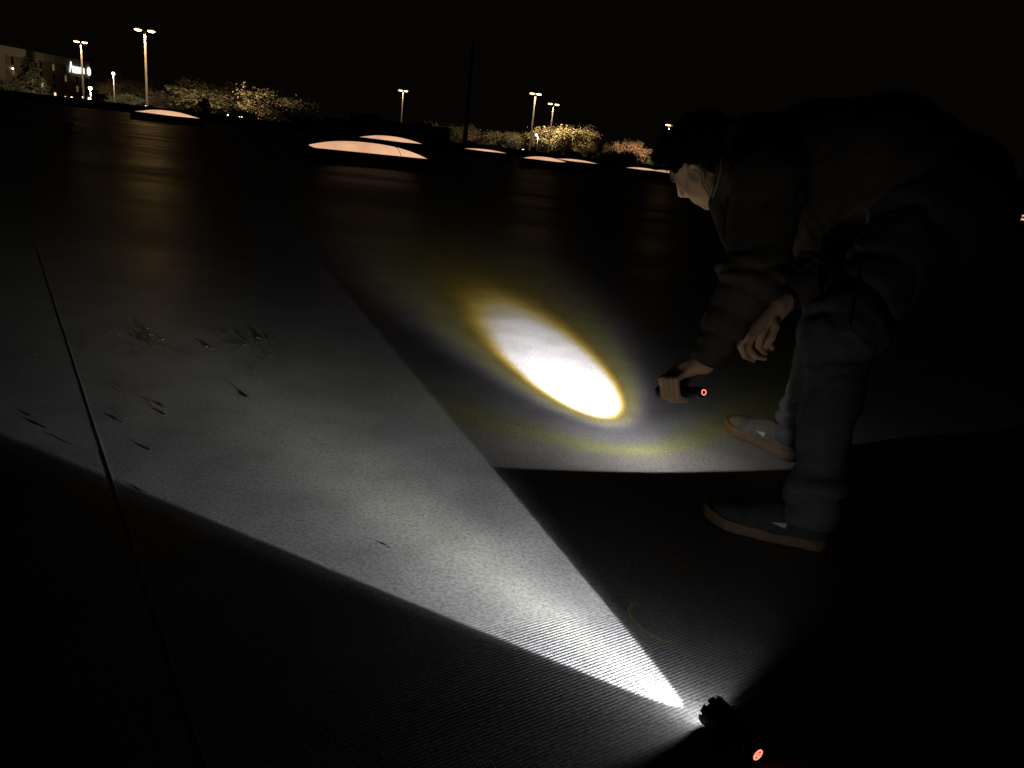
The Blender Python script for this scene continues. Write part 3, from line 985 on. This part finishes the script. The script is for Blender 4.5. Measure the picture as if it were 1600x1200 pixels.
# ------------------------------------------------------------------ skylights on the roof
def dome_light(pl, pr_, rise_px, hc, depth, label, seamline=False):
    a, b = on(*pl, hc), on(*pr_, hc)
    w = np.linalg.norm(b - a)
    ang = math.atan2(b[1] - a[1], b[0] - a[0])
    nv = np.array([-math.sin(ang), math.cos(ang), 0])
    c = (a + b) / 2 + nv * depth / 2
    rise = rise_px * ((a[1] + b[1]) / 2 + depth / 2) / F_PX * 1.05
    root = empty('skylight', (c[0], c[1], 0), ang)
    hx_, hy_ = w / 2, depth / 2
    k = MB()
    o, i = .06, .05
    for (x0, x1, y0, y1) in ((-hx_ - o, hx_ + o, -hy_ - o, -hy_ + i), (-hx_ - o, hx_ + o, hy_ - i, hy_ + o), (-hx_ - o, -hx_ + i, -hy_ + i, hy_ - i), (hx_ - i, hx_ + o, -hy_ + i, hy_ - i)):
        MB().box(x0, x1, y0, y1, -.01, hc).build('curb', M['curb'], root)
    n, m_ = 26, 16
    V, F = [], []
    for j in range(m_ + 1):
        for q in range(n + 1):
            u, v = q / n * 2 - 1, j / m_ * 2 - 1
            z = rise * (1 - abs(u) ** 2.3) ** .8 * (1 - abs(v) ** 2.6) ** .8
            V.append((u * (hx_ + .01), v * (hy_ + .01), hc + .004 + z))
    for j in range(m_):
        for q in range(n):
            a_ = j * (n + 1) + q
            F.append((a_, a_ + 1, a_ + n + 2, a_ + n + 1))
    d = obj('dome', mesh('dome', V, F, M['dome'], True), root)
    fr = MB()
    for (x0, x1, y0, y1) in ((-hx_ - .03, hx_ + .03, -hy_ - .03, -hy_ + .03), (-hx_ - .03, hx_ + .03, hy_ - .03, hy_ + .03), (-hx_ - .03, -hx_ + .03, -hy_ + .03, hy_ - .03), (hx_ - .03, hx_ + .03, -hy_ + .03, hy_ - .03)):
        MB().box(x0, x1, y0, y1, hc - .004, hc + .016).build('retaining_frame', M['curb'], root)
    if seamline:
        x = hx_ * .48
        pts = []
        for v in np.linspace(-1, 1, 15):
            z = rise * (1 - abs(.48) ** 2.3) ** .8 * (1 - abs(v) ** 2.6) ** .8
            pts.append((x, v * hy_, hc + .008 + z))
        MB().tube(pts, .006, 6).build('joint', M['curb'], d)
    tag(root, label, 'skylight', 'lit dome skylights on the roof')
    return root
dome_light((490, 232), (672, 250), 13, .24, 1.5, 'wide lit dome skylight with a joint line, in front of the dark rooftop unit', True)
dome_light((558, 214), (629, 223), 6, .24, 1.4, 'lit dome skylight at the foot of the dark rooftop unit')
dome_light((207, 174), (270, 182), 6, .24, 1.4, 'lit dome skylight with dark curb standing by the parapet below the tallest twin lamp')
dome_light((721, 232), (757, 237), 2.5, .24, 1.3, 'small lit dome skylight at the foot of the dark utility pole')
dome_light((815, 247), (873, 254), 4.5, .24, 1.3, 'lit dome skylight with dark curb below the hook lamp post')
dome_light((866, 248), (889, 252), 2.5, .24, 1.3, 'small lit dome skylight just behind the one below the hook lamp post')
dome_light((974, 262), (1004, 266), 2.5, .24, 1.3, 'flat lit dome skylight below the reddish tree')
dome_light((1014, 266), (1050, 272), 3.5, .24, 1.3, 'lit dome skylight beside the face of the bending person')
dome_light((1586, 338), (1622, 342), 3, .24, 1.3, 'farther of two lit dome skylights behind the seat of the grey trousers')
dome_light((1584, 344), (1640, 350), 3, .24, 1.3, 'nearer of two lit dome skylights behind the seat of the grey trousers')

# ------------------------------------------------------------------ rooftop unit
ua, ub = at(548, 224, 33.5), at(690, 224, 33.5)
uw = np.linalg.norm(ub - ua) / 2
uh = at(618, 190, 33.5)[2]
uc = (ua + ub) / 2
un = empty('rooftop_unit', (uc[0], uc[1] + 1.0, 0), math.atan2(ed[1], ed[0]))
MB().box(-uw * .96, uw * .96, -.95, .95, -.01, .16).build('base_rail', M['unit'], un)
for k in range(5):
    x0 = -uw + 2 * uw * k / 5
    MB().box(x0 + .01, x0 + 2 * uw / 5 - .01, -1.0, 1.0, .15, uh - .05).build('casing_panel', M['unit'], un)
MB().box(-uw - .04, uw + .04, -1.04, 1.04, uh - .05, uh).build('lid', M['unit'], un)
for k in range(2):
    fx = -uw * .5 + k * uw
    f_ = MB()
    f_.tube([(fx, 0, uh - .01), (fx, 0, uh + .07)], .38, 20).build('fan_shroud', M['unit'], un)
MB().box(-uw - .03, -uw + .75, -1.02, .6, uh, uh + .16).build('intake_hood', M['unit'], un)
for k in range(7):
    MB().box(uw * .22, uw * .58, -1.03, -.995, .25 + k * .075, .29 + k * .075).build('louvre', M['curb'], un)
tag(un, 'long dark flat-topped air handling unit standing on the roof behind a skylight', 'rooftop unit')

# small vent on the left of the roof
vb = on(106, 207)
vt = empty('roof_vent', (vb[0], vb[1], 0))
MB().tube([(0, 0, -.01), (0, 0, .15)], .07, 16).build('pipe', M['curb'], vt, False)
MB().tube([(0, 0, .14), (0, 0, .18), (0, 0, .20)], [.11, .12, .07], 16).build('cap', M['curb'], vt, False)
MB().tube([(0, 0, -.008), (0, 0, .008), (0, 0, .012)], [.30, .28, .12], 18).build('flashing', M['curb'], vt, False)
tag(vt, 'short dark vent pipe with cap on the roof near the parapet', 'vent')

# ------------------------------------------------------------------ lamp posts beyond the roof
def real_light(parent, pos, power, c, radius=.12, side=.006):
    # a cut-off lantern throws nearly all its light downwards; a little leaves sideways
    for kind, e in (('SPOT', power), ('POINT', power * side)):
        ld = bpy.data.lights.new('lamp_light', kind)
        ld.energy = e; ld.color = c if kind == 'SPOT' else (1, .58, .20); ld.shadow_soft_size = radius
        if kind == 'SPOT': ld.spot_size = R(166); ld.spot_blend = .35
        o = bpy.data.objects.new('lamp_light', ld)
        col.objects.link(o); o.parent = parent; o.location = pos
WARM = (1., .74, .42)
def twin_lamp(px, py, Y, sep, yaw, power, label):
    p = at(px, py, Y)
    h = p[2] - GZ
    root = empty('twin_lamp_post', (p[0], p[1], GZ), yaw)
    MB().tube([(0, 0, 0), (0, 0, .5), (0, 0, .52), (0, 0, h + .1)], [.26, .26, .17, .12], 12).build('pole', M['pole'], root, True)
    for s_ in (-1, 1):
        MB().tube([(0, 0, h - .1), (s_ * sep * .2, 0, h + .05), (s_ * sep * .38, 0, h + .08)], .05, 8).build('arm', M['pole'], root, True)
        hd = MB().box(s_ * sep * .5 - .32, s_ * sep * .5 + .32, -.22, .22, h + .05, h + .22).build('lamp_head', M['housing'], root)
        MB().tube([(s_ * sep * .5, 0, h + .06), (s_ * sep * .5, 0, h - .03), (s_ * sep * .5, 0, h - .12)], [.48, .46, .22], 12).build('lamp_glass', M['sodium'], hd, True)
        real_light(root, (s_ * sep * .5, 0, h - .30), power, WARM, side=.011 if Y == 112 else .0025)
    tag(root, label, 'lamp post', 'tall twin-headed lamp posts')
    return root
twin_lamp(126, 66, 150, 1.3, R(25), 20000, 'tall twin lamp post standing in front of the building with the lit sign')
twin_lamp(226, 48, 112, 1.7, R(10), 32000, 'tallest twin lamp post, between the building and the broad olive tree')
twin_lamp(630, 142, 200, 1.3, R(20), 9000, 'twin lamp post rising behind the dark rooftop unit')
twin_lamp(837, 147, 150, 1.2, R(15), 13000, 'taller of two twin lamp posts standing side by side in the trees')
twin_lamp(865, 163, 178, 1.5, R(12), 15000, 'shorter of two twin lamp posts standing side by side in the trees')
twin_lamp(1046, 196, 150, 1.4, R(60), 24000, 'twin lamp post half hidden behind the hair of the person')

def post_lamp(px, py, Y, r_, m, label, hook=False, power=0):
    p = at(px, py, Y)
    root = empty('small_lamp', (p[0], p[1], GZ))
    h = p[2] - GZ
    if hook:
        MB().tube([(.35, 0, 0), (.35, 0, h - .1), (.30, 0, h + .16), (.15, 0, h + .24), (0, 0, h + .18)], [.09, .06, .05, .045, .04], 8).build('pole', M['housing'], root, True)
    else:
        MB().tube([(0, 0, 0), (0, 0, h - r_ * .8)], [.07, .05], 8).build('pole', M['housing'], root, True)
    MB().tube([(0, 0, h + .9 * r_), (0, 0, h + .6 * r_), (0, 0, h), (0, 0, h - .6 * r_), (0, 0, h - .9 * r_)], [.4 * r_, .8 * r_, r_, .8 * r_, .4 * r_], 12).build('globe', m, root, True)
    if power: real_light(root, (0, -r_ * 1.5, h - r_ * .5), power, (1, .9, .7))
    tag(root, label, 'lamp', 'small lamps beyond the roof')
    return root
post_lamp(177, 115, 130, .26, M['coolwhite'], 'small single lamp on a thin post between the two tall twin lamps', power=1500)
post_lamp(838, 211, 140, .22, M['coolwhite'], 'small hooked lamp on a thin dark post above a skylight', True, 2500)
for (px, py, Y, r_, lab) in ((141, 138, 190, .42, 'oval yellow lamp at the corner of the building'), (140, 155, 190, .36, 'low bright lamp under the yellow one at the building corner'),
                             (130, 152, 190, .22, 'small pair of lamps at the foot of the lamp post by the building'), (102, 152, 200, .22, 'faint low lamp below the lit sign'),
                             (112, 153, 200, .28, 'low lamp right below the middle of the lit sign'), (20, 107, 190, .22, 'tiny white lamp near the roof step of the building'),
                             (697, 221, 170, .20, 'tiny lamp between the rooftop unit and the utility pole'), (817, 235, 165, .27, 'low white lamp left of the hooked lamp'),
                             (811, 239, 165, .18, 'lower of two low lamps left of the hooked lamp'), (862, 244, 165, .25, 'low white lamp under the bright yellow tree'),
                             (965, 257, 150, .25, 'low white lamp under the dark bushes beside the reddish tree'), (356, 180, 170, .16, 'tiny lamp under the broad olive tree'),
                             (228, 166, 120, .12, 'tiny lamp just over the skylight by the parapet')):
    post_lamp(px, py, Y, r_, M['sodium'] if 'yellow' in lab and 'oval' in lab else M['coolwhite'], lab, power=(9000 if px < 150 else 900) if r_ > .24 else 0)

# dark utility pole
pb, pt_ = at(726, 225, 62), at(742, 70, 62)
ut = empty('utility_pole', (pb[0], pb[1], GZ))
MB().tube([(0, 0, 0), (0, 0, pt_[2] - GZ)], [.20, .12], 10).build('mast', M['wood'], ut, True)
MB().tube([(0, 0, pt_[2] - GZ - .05), (0, 0, pt_[2] - GZ + .25)], [.13, .09], 10).build('mast_cap', M['wood'], ut, True)
tag(ut, 'tall dark utility pole rising beyond the roof edge between lit trees', 'pole')

# ------------------------------------------------------------------ building with lit sign
br_top = at(138, 97, 235)
s0 = ray(0, 70)
Y0 = (br_top[2] - CAM_H) / (s0[2] / s0[1])
bl_top = at(0, 70, Y0)
bd = nrm((bl_top - br_top)[:2].tolist() + [0])
BH = br_top[2] - GZ
bld = empty('building', (br_top[0], br_top[1], GZ), math.atan2(bd[1], bd[0]) )
# local +x runs left along the front; the front faces local +y or -y whichever looks at the roof
fy = 1 if (np.array([-bd[1], bd[0]]) @ -br_top[:2]) > 0 else -1
BL = np.linalg.norm((bl_top - br_top)[:2]) * 1.5
M['brick'] = mat('brown_brick', (.30, .20, .13), .85, vary=.2, scale=1.2)
M['stone'] = mat('pale_render', (.55, .46, .36), .85, vary=.12, scale=.8)
M['pane'] = mat('dark_pane', (.02, .02, .025), .15, spec=.6)
M['frame'] = mat('window_frame', (.10, .09, .08), .6)
M['lit_pane'] = emission('lit_pane', (1, .72, .42), 1.6)
M['added_glow_pane'] = emission('added_glow_pane', (1, .66, .36), .12)  # faint glow added to unlit windows so the facade shows
M['sign'] = emission('lit_sign', (.95, 1, .93), 1.7)
def bbox(name, x0, x1, d0, d1, z0, z1, m, parent=bld):
    y0, y1 = sorted((fy * d0, fy * d1))
    return MB().box(x0, x1, y0, y1, z0, z1).build(name, m, parent)
bbox('wall', 0, BL, -14, 0, 0, BH - 1.9, M['brick'])
bbox('roof_band', -.15, BL + .2, -14.2, .25, BH - 1.9, BH, M['stone'])
bbox('stair_bay', BL * .68, BL * .76, .002, 1.2, 0, BH - .9, M['stone'])
st_h = (BH - 2.4) / 4
nx = 11
for r_ in range(4):
    for c_ in range(nx):
        xc = 1.8 + c_ * (BL - 3.0) / (nx - 1)
        if BL * .66 < xc < BL * .78: continue
        z0 = .9 + r_ * st_h
        if r_ == 3 and xc < 9.8: continue
        wn = bbox('window', xc - .65, xc + .65, .002, .08, z0, z0 + 1.7, M['frame'])
        lit = (r_, c_) in ((2, 5), (1, 4), (0, 3), (0, 8))
        dim = (r_ * 7 + c_ * 5) % 4 == 0  # regular pick of windows for the added glow
        for q in (0, 1):
            bbox('pane', xc - .58 + q * .60, xc - .02 + q * .60, .081, .10, z0 + .07, z0 + 1.63, M['lit_pane'] if lit else M['added_glow_pane'] if dim else M['pane'], wn)
# sign: one tall peaked letter then a run of small round letters, and a round emblem at the corner
sp_ = lambda px, py: at(px, py, br_top[1])
def sx_(px): return (138 - px) / 138 * np.linalg.norm((bl_top - br_top)[:2]) * .98
zs = at(112, 114, (br_top[1] * .82 + Y0 * .18))[2] - GZ
sg = empty('lit_sign', (0, 0, 0)); sg.parent = bld
x1 = sx_(98.5)
def stroke(pts_, r_, nm, par):
    mb = MB()
    mb.tube([(x, fy * .38, z) for x, z in pts_], r_, 6)
    return mb.build(nm, M['sign'], par)
dirx = -1
def letter(x, w, h, kind):
    P_ = {'A': [(0, 0), (.5, 1), (1, 0)], 'n': [(0, 0), (0, 1), (.8, 1), (1, .7), (1, 0)], 'o': [(0, .5), (.3, 1), (.8, .9), (1, .4), (.6, 0), (.15, .1), (0, .5)],
          'l': [(0.4, 0), (0.4, 1)], 's': [(1, 1), (.2, .9), (.3, .5), (.9, .4), (.8, 0), (0, 0)]}[kind]
    return stroke([(x + dirx * w * a, zs + .1 + h * b) for a, b in P_], .11, 'sign_letter', sg)
W_ = sx_(98.5) - sx_(127)
letter(x1, W_ * .20, 2.7, 'A')
lw = W_ * .80 / 8
for k, kd in enumerate('nosolnol'):
    letter(x1 - W_ * .22 - k * lw, lw * .72, 1.65, kd)
em = [(sx_(135.5) + .75 * math.cos(t), zs + .3 + .75 + .95 * math.sin(t)) for t in np.linspace(0, 2 * math.pi, 13)]
stroke(em, .22, 'sign_emblem', sg); stroke([(sx_(135.5), zs + .5), (sx_(135.5), zs + 1.7)], .22, 'sign_emblem', sg)
tag(bld, 'dark brick building with pale roof band and a white lit sign', 'building')

# ------------------------------------------------------------------ trees
def leaf_material(name, c):
    m = mat(name, c, .8, spec=.15, vary=.35, scale=.9)
    return m
LM = {'olive': leaf_material('olive_leaves', (.115, .10, .060)), 'yellow': leaf_material('yellow_leaves', (.165, .14, .075)), 'brown': leaf_material('brown_twigs', (.11, .085, .062)),
      'red': leaf_material('reddish_leaves', (.24, .15, .10)), 'dark': leaf_material('dark_needles', (.018, .022, .014)), 'green': leaf_material('green_leaves', (.07, .10, .035))}
M['bark'] = mat('bark', (.10, .075, .055), .9, vary=.3, scale=2)
def grow(seed, conic, nleaf, ls):
    """unit tree: height 1, crown radius about .5; returns trunk and crown geometry"""
    r = np.random.default_rng(seed)
    tr = MB(); tips = []
    def branch(p, d, L, rad, lev):
        n = 4
        pts = [p]; q = p.copy(); dd = d.copy()
        for i in range(n):
            dd = nrm(dd + r.normal(0, .16, 3) + np.array([0, 0, .05]))
            q = q + dd * L / n
            pts.append(q.copy())
            if lev >= 1: tips.append((q.copy(), lev))
        tr.tube(pts, list(np.linspace(rad, rad * .45, n + 1)), 5 if lev < 2 else 3, False)
        if lev < 3:
            for k in range([5, 4, 4][lev]):
                t = r.uniform(.35, 1)
                b = pts[int(t * n)]
                a = r.uniform(0, 2 * math.pi)
                side = np.array([math.cos(a), math.sin(a), r.uniform(.1, .8)])
                branch(b, nrm(dd * .5 + side * .9), L * r.uniform(.5, .72), rad * .5, lev + 1)
    if conic:
        tr.tube([(0, 0, 0), (0, 0, .5), (0, 0, .97)], [.022, .014, .004], 6, False)
        for k in range(90):
            z = r.uniform(.10, .97) ; rr = .36 * (1 - z) ** .8 + .02
            a = r.uniform(0, 2 * math.pi)
            e = np.array([rr * math.cos(a), rr * math.sin(a), z - .05 * rr])
            tr.tube([(0, 0, z), e], [.005, .002], 3, False)
            for t in (.4, .7, 1.): tips.append((np.array([0, 0, z]) * (1 - t) + e * t, 2))
    else:
        tr.tube([(0, 0, 0), (.01, 0, .12), (0, .01, .26)], [.030, .024, .020], 8, False)
        for k in range(6):
            a = k * 1.05 + r.uniform(-.3, .3)
            branch(np.array([0, 0, r.uniform(.14, .27)]), nrm(np.array([math.cos(a) * .75, math.sin(a) * .75, r.uniform(.7, 1.5)])), r.uniform(.30, .42), .014, 0)
    T_ = np.array([t[0] for t in tips])
    T_ = T_[T_[:, 2] > .10]
    idx = r.integers(0, len(T_), nleaf)
    c = T_[idx] + r.normal(0, .030 if not conic else .02, (nleaf, 3))
    u = r.normal(0, 1, (nleaf, 3)); u /= np.linalg.norm(u, axis=1)[:, None]
    v = np.cross(u, r.normal(0, 1, (nleaf, 3))); v /= np.linalg.norm(v, axis=1)[:, None]
    s_ = (ls * r.uniform(.5, 1.3, nleaf))[:, None]
    V = np.stack([c - u * s_ - v * s_ * .5, c + u * s_ - v * s_ * .35, c + u * s_ * 1.1 + v * s_ * .5, c - u * s_ * .8 + v * s_ * .6], 1).reshape(-1, 3)
    Q = np.arange(nleaf * 4).reshape(-1, 4)
    # make height 1 and radius .5
    z = V[:, 2].max(); rad = np.percentile(np.linalg.norm(V[:, :2], axis=1), 98)
    sc = np.array([.5 / rad, .5 / rad, 1 / z])
    return np.array(tr.V) * sc, tr.F, V * sc, Q
TREES = {}
for nm, sd, con, nl, ls in (('a', 1, False, 11000, .0125), ('b', 2, False, 11000, .0125), ('c', 5, False, 6000, .0090), ('d', 9, True, 5000, .014), ('e', 12, False, 9000, .012)):
    tv, tf_, lv, lq = grow(sd, con, nl, ls)
    me_t = mesh('trunk', tv, tf_, M['bark'], True)
    me_c = qmesh('crown', lv, lq, M['bark'])
    me_c.polygons.foreach_set("use_smooth", np.zeros(len(lq), dtype=bool))
    TREES[nm] = (me_t, me_c)
def tree(px, top, wpx, Y, var, leaf, label, yaw):
    p = at(px, top, Y)
    h = p[2] - GZ
    w = wpx * Y / F_PX * 1.06
    root = empty('tree', (p[0], p[1], GZ), yaw)
    root.scale = (w, w, h)
    t = obj('trunk', TREES[var][0], root)
    c = obj('crown', TREES[var][1], root)
    c.material_slots[0].link = 'OBJECT'
    c.material_slots[0].material = LM[leaf]
    tag(root, label, 'tree', 'trees beyond the roof')
for k, a in enumerate((
    (46, 74, 46, 120, 'd', 'dark', 'dark conifer standing in front of the building'),
    (2, 112, 60, 118, 'e', 'dark', 'dark bushy tree in front of the left part of the building'),
    (186, 108, 80, 178, 'c', 'brown', 'thin brown tree beside the building, behind the small single lamp'),
    (192, 140, 56, 125, 'e', 'dark', 'dark round tree behind the small single lamp'),
    (322, 120, 128, 140, 'b', 'olive', 'broad olive tree lit by the tallest twin lamp'),
    (262, 138, 56, 150, 'c', 'brown', 'thin brown tree between the tallest lamp and the broad olive tree'),
    (318, 150, 44, 92, 'd', 'dark', 'small dark conifer in front of the broad olive tree'),
    (432, 134, 104, 124, 'a', 'olive', 'loose-crowned olive tree beside the broad olive tree, behind a dark bush'),
    (464, 162, 76, 95, 'e', 'dark', 'dark round bush in front of the loose-crowned olive tree'),
    (684, 186, 34, 150, 'c', 'brown', 'narrow brown tree at the end of the rooftop unit'),
    (716, 190, 58, 172, 'a', 'olive', 'olive tree just behind the utility pole'),
    (764, 199, 66, 180, 'c', 'brown', 'thin brown tree beside the utility pole'),
    (786, 210, 54, 150, 'e', 'dark', 'dark tree between the utility pole and the twin lamps'),
    (812, 203, 52, 190, 'c', 'olive', 'thin olive tree behind the taller of the paired lamps'),
    (848, 202, 62, 186, 'b', 'olive', 'olive tree behind the hooked lamp'),
    (886, 188, 92, 188, 'a', 'yellow', 'large bright yellow-olive tree beside the paired lamps'),
    (920, 200, 54, 182, 'b', 'yellow', 'yellow tree at the side of the large yellow-olive tree'),
    (950, 229, 46, 130, 'e', 'dark', 'dark bush at the foot of the yellow trees'),
    (982, 228, 60, 128, 'e', 'dark', 'dark bush at the foot of the reddish tree'),
    (962, 222, 30, 170, 'c', 'olive', 'small thin tree between the yellow and reddish trees'),
    (992, 216, 54, 165, 'b', 'red', 'reddish tree standing beside dark bushes'),
    (1026, 244, 40, 170, 'b', 'green', 'low green shrub behind the face of the person'),
    (1034, 216, 26, 120, 'e', 'dark', 'narrow dark tree behind the forehead of the person'),
    (1606, 268, 60, 170, 'a', 'brown', 'brown tree behind the seat of the grey trousers'))):
    tree(*a, yaw=k * 1.3)

# ------------------------------------------------------------------ cars in the street
def car(px, py, heading, lamp_m, paint, label, dz=.68):
    d = ray(px, py)
    Y = min((GZ + dz - CAM_H) / (d[2] / d[1]) if d[2] < 0 else 420, 420)
    p = at(px, py, Y)
    z0 = p[2] - dz
    c = empty('car', (p[0], p[1], z0), heading)
    prof = [(-2.1, .35), (-2.15, .75), (-1.9, .95), (-1.1, 1.0), (-.5, 1.42), (.7, 1.45), (1.4, 1.02), (2.0, .95), (2.15, .7), (2.1, .35)]
    V = [(x, y, z) for y in (-.85, .85) for x, z in prof]
    n = len(prof)
    F = [tuple(range(n)), tuple(reversed(range(n, 2 * n)))] + [(k, k + n, (k + 1) % n + n, (k + 1) % n) for k in range(n)]
    MB().add(V, F).build('body', paint, c)
    MB().add([(-1.02, -.75, 1.05), (-1.02, .75, 1.05), (-.54, .68, 1.40), (-.54, -.68, 1.40)], [(0, 1, 2, 3)]).build('windscreen', M['pane'], c, loc=(-.02, 0, .02))
    for x in (-1.3, 1.3):
        for y in (-.80, .80):
            w_ = MB().tube([(x, y - .1, .33), (x, y + .1, .33)], .33, 16).build('wheel', M['black_metal'], c)
    for y in (-.62, .62):
        MB().tube([(-2.10, y, .68), (-2.20, y, .68)], [.22, .18], 12).build('headlight', lamp_m, c)
    tag(c, label, 'car')
M['paint'] = mat('dark_car_paint', (.03, .03, .035), .3, .2)
M['tail'] = emission('tail_lamp', (1, .12, .08), 6)
M['beam'] = emission('headlamp_glass', (1, .95, .75), 14)
car(383.5, 184, R(62), M['beam'], M['paint'], 'car with two lit white headlights under the broad olive tree')
car(413, 186.5, R(20), M['tail'], M['paint'], 'car with red tail lights beside the headlights under the trees')

# ------------------------------------------------------------------ yellow chalk arc and scattered grit on the roof
cpts = [on(*q, .004) for q in ((989, 944), (982, 951), (984, 960), (991, 970), (1000, 980), (1014, 990), (1030, 999), (1050, 1005))]
V, F = [], []
rr_ = random.Random(4)
for i, p in enumerate(cpts):
    d = nrm(cpts[min(i + 1, len(cpts) - 1)] - cpts[max(i - 1, 0)])
    w = np.array([-d[1], d[0], 0]) * (.0032 - .0003 * i) * rr_.uniform(.7, 1.2)
    V += [p - w, p + w]
for i in range(len(cpts) - 1): F.append((2 * i, 2 * i + 1, 2 * i + 3, 2 * i + 2))
ch = obj('chalk_mark', mesh('chalk_mark', V, F, M['chalk']), roof)
tag(ch, 'faint curved yellow-green chalk mark beside the edge of the beam')

def chip(seed):
    r = np.random.default_rng(seed)
    t = (1 + 5 ** .5) / 2
    V = np.array([(-1, t, 0), (1, t, 0), (-1, -t, 0), (1, -t, 0), (0, -1, t), (0, 1, t), (0, -1, -t), (0, 1, -t), (t, 0, -1), (t, 0, 1), (-t, 0, -1), (-t, 0, 1)], float)
    V /= np.linalg.norm(V[0])
    V *= r.uniform(.6, 1.25, (12, 1))
    V *= np.array([1.0, r.uniform(.45, .8), r.uniform(.45, .9)])
    F = [(0, 11, 5), (0, 5, 1), (0, 1, 7), (0, 7, 10), (0, 10, 11), (1, 5, 9), (5, 11, 4), (11, 10, 2), (10, 7, 6), (7, 1, 8), (3, 9, 4), (3, 4, 2), (3, 2, 6), (3, 6, 8), (3, 8, 9), (4, 9, 5), (2, 4, 11), (6, 2, 10), (8, 6, 7), (9, 8, 1)]
    return mesh('grit_chip', V, F, M['grit'])
CH = [chip(k) for k in range(7)]
def grit(px, py, size, label, group, k):
    p = on(px, py)
    me = CH[k % 7]
    o = bpy.data.objects.new('grit_chip', me)
    col.objects.link(o)
    s = size * rr_.uniform(.75, 1.3)
    zz = .0006
    o.location = (p[0], p[1], zz * .9)
    hz_ = rr_.uniform(.00035, .00062)
    o.scale = (s, s * rr_.uniform(.6, 1.1), hz_ / .75)
    o.rotation_euler = (0, 0, rr_.uniform(0, 6.28))
    tag(o, label, 'debris', group)
C1 = lambda l: [(x / 3.2, 350 + y / 3.2) for x, y in l]
patchA = C1([(710, 530), (670, 560), (690, 585), (745, 555), (770, 555), (720, 585), (750, 595), (770, 600), (800, 610), (838, 625), (855, 595), (815, 578), (680, 620)])
patchA += [(rr_.gauss(233, 15), rr_.gauss(527, 7)) for _ in range(14)]
patchB = C1([(1145, 600), (1165, 603), (1190, 603), (1220, 572), (1285, 568), (1350, 570), (1330, 585), (1400, 605), (1270, 610), (1325, 630), (1135, 550)])
patchB += [(rr_.gauss(400, 18), rr_.gauss(530, 7)) for _ in range(26)]
scat = C1([(885, 640), (930, 655), (965, 660), (848, 667), (965, 700), (550, 542), (592, 552), (440, 608), (695, 680), (955, 503), (1055, 592), (1035, 615), (1062, 625), (1175, 527), (1350, 660), (1320, 688),
           (1275, 718), (1270, 735), (1430, 685), (1480, 715), (1185, 820), (1240, 865), (1245, 877), (1520, 840), (518, 796), (620, 850), (870, 832), (985, 858), (935, 905), (1035, 905), (772, 898), (832, 922),
           (832, 957), (630, 962), (605, 990), (600, 984), (575, 1048), (1425, 970), (1275, 1032), (755, 1133)]) + [(229, 769), (521, 660), (530, 659), (501, 695), (583, 683)]
left = C1([(125, 588), (180, 652), (118, 752), (182, 970), (222, 1016), (255, 1033), (355, 1100), (322, 435)])
for k, q in enumerate(patchA): grit(*q, .0052, 'grit chip in the denser patch closer to the lap seam', 'grit patch by the seam', k)
for k, q in enumerate(patchB): grit(*q, .0046, 'grit chip in the denser patch farther from the lap seam', 'grit patch away from the seam', k + 2)
for k, q in enumerate(scat): grit(*q, .0052, 'loose grit chip scattered between and below the two patches in the beam', 'scattered grit in the beam', k + 4)
for k, q in enumerate(left): grit(*q, .0046, 'grit chip across the lap seam from the two dense patches', 'grit beyond the seam', k)
for k, (px, py, s_, lab) in enumerate(((608, 855, .0065, 'dark chip lying alone in the middle of the white beam'), (965, 590, .009, 'dark chip at the edge of the yellow-rimmed light spot'), (600, 991, .006, 'dark chip just outside the white beam on its shadowed side'),
                                       (553, 917, .005, 'tiny chip on the shadowed edge of the white beam'), (1098, 685, .004, 'tiny chip in front of the far shoe'), (1081, 724, .004, 'tiny chip between the two shoes at the edge of the light'))):
    grit(px, py, s_, lab, None, k)
for k, (px, py) in enumerate(((816, 656), (808, 663))): grit(px, py, .007, 'one of two chips side by side below the yellow-rimmed light spot', 'two chips below the light spot', k)
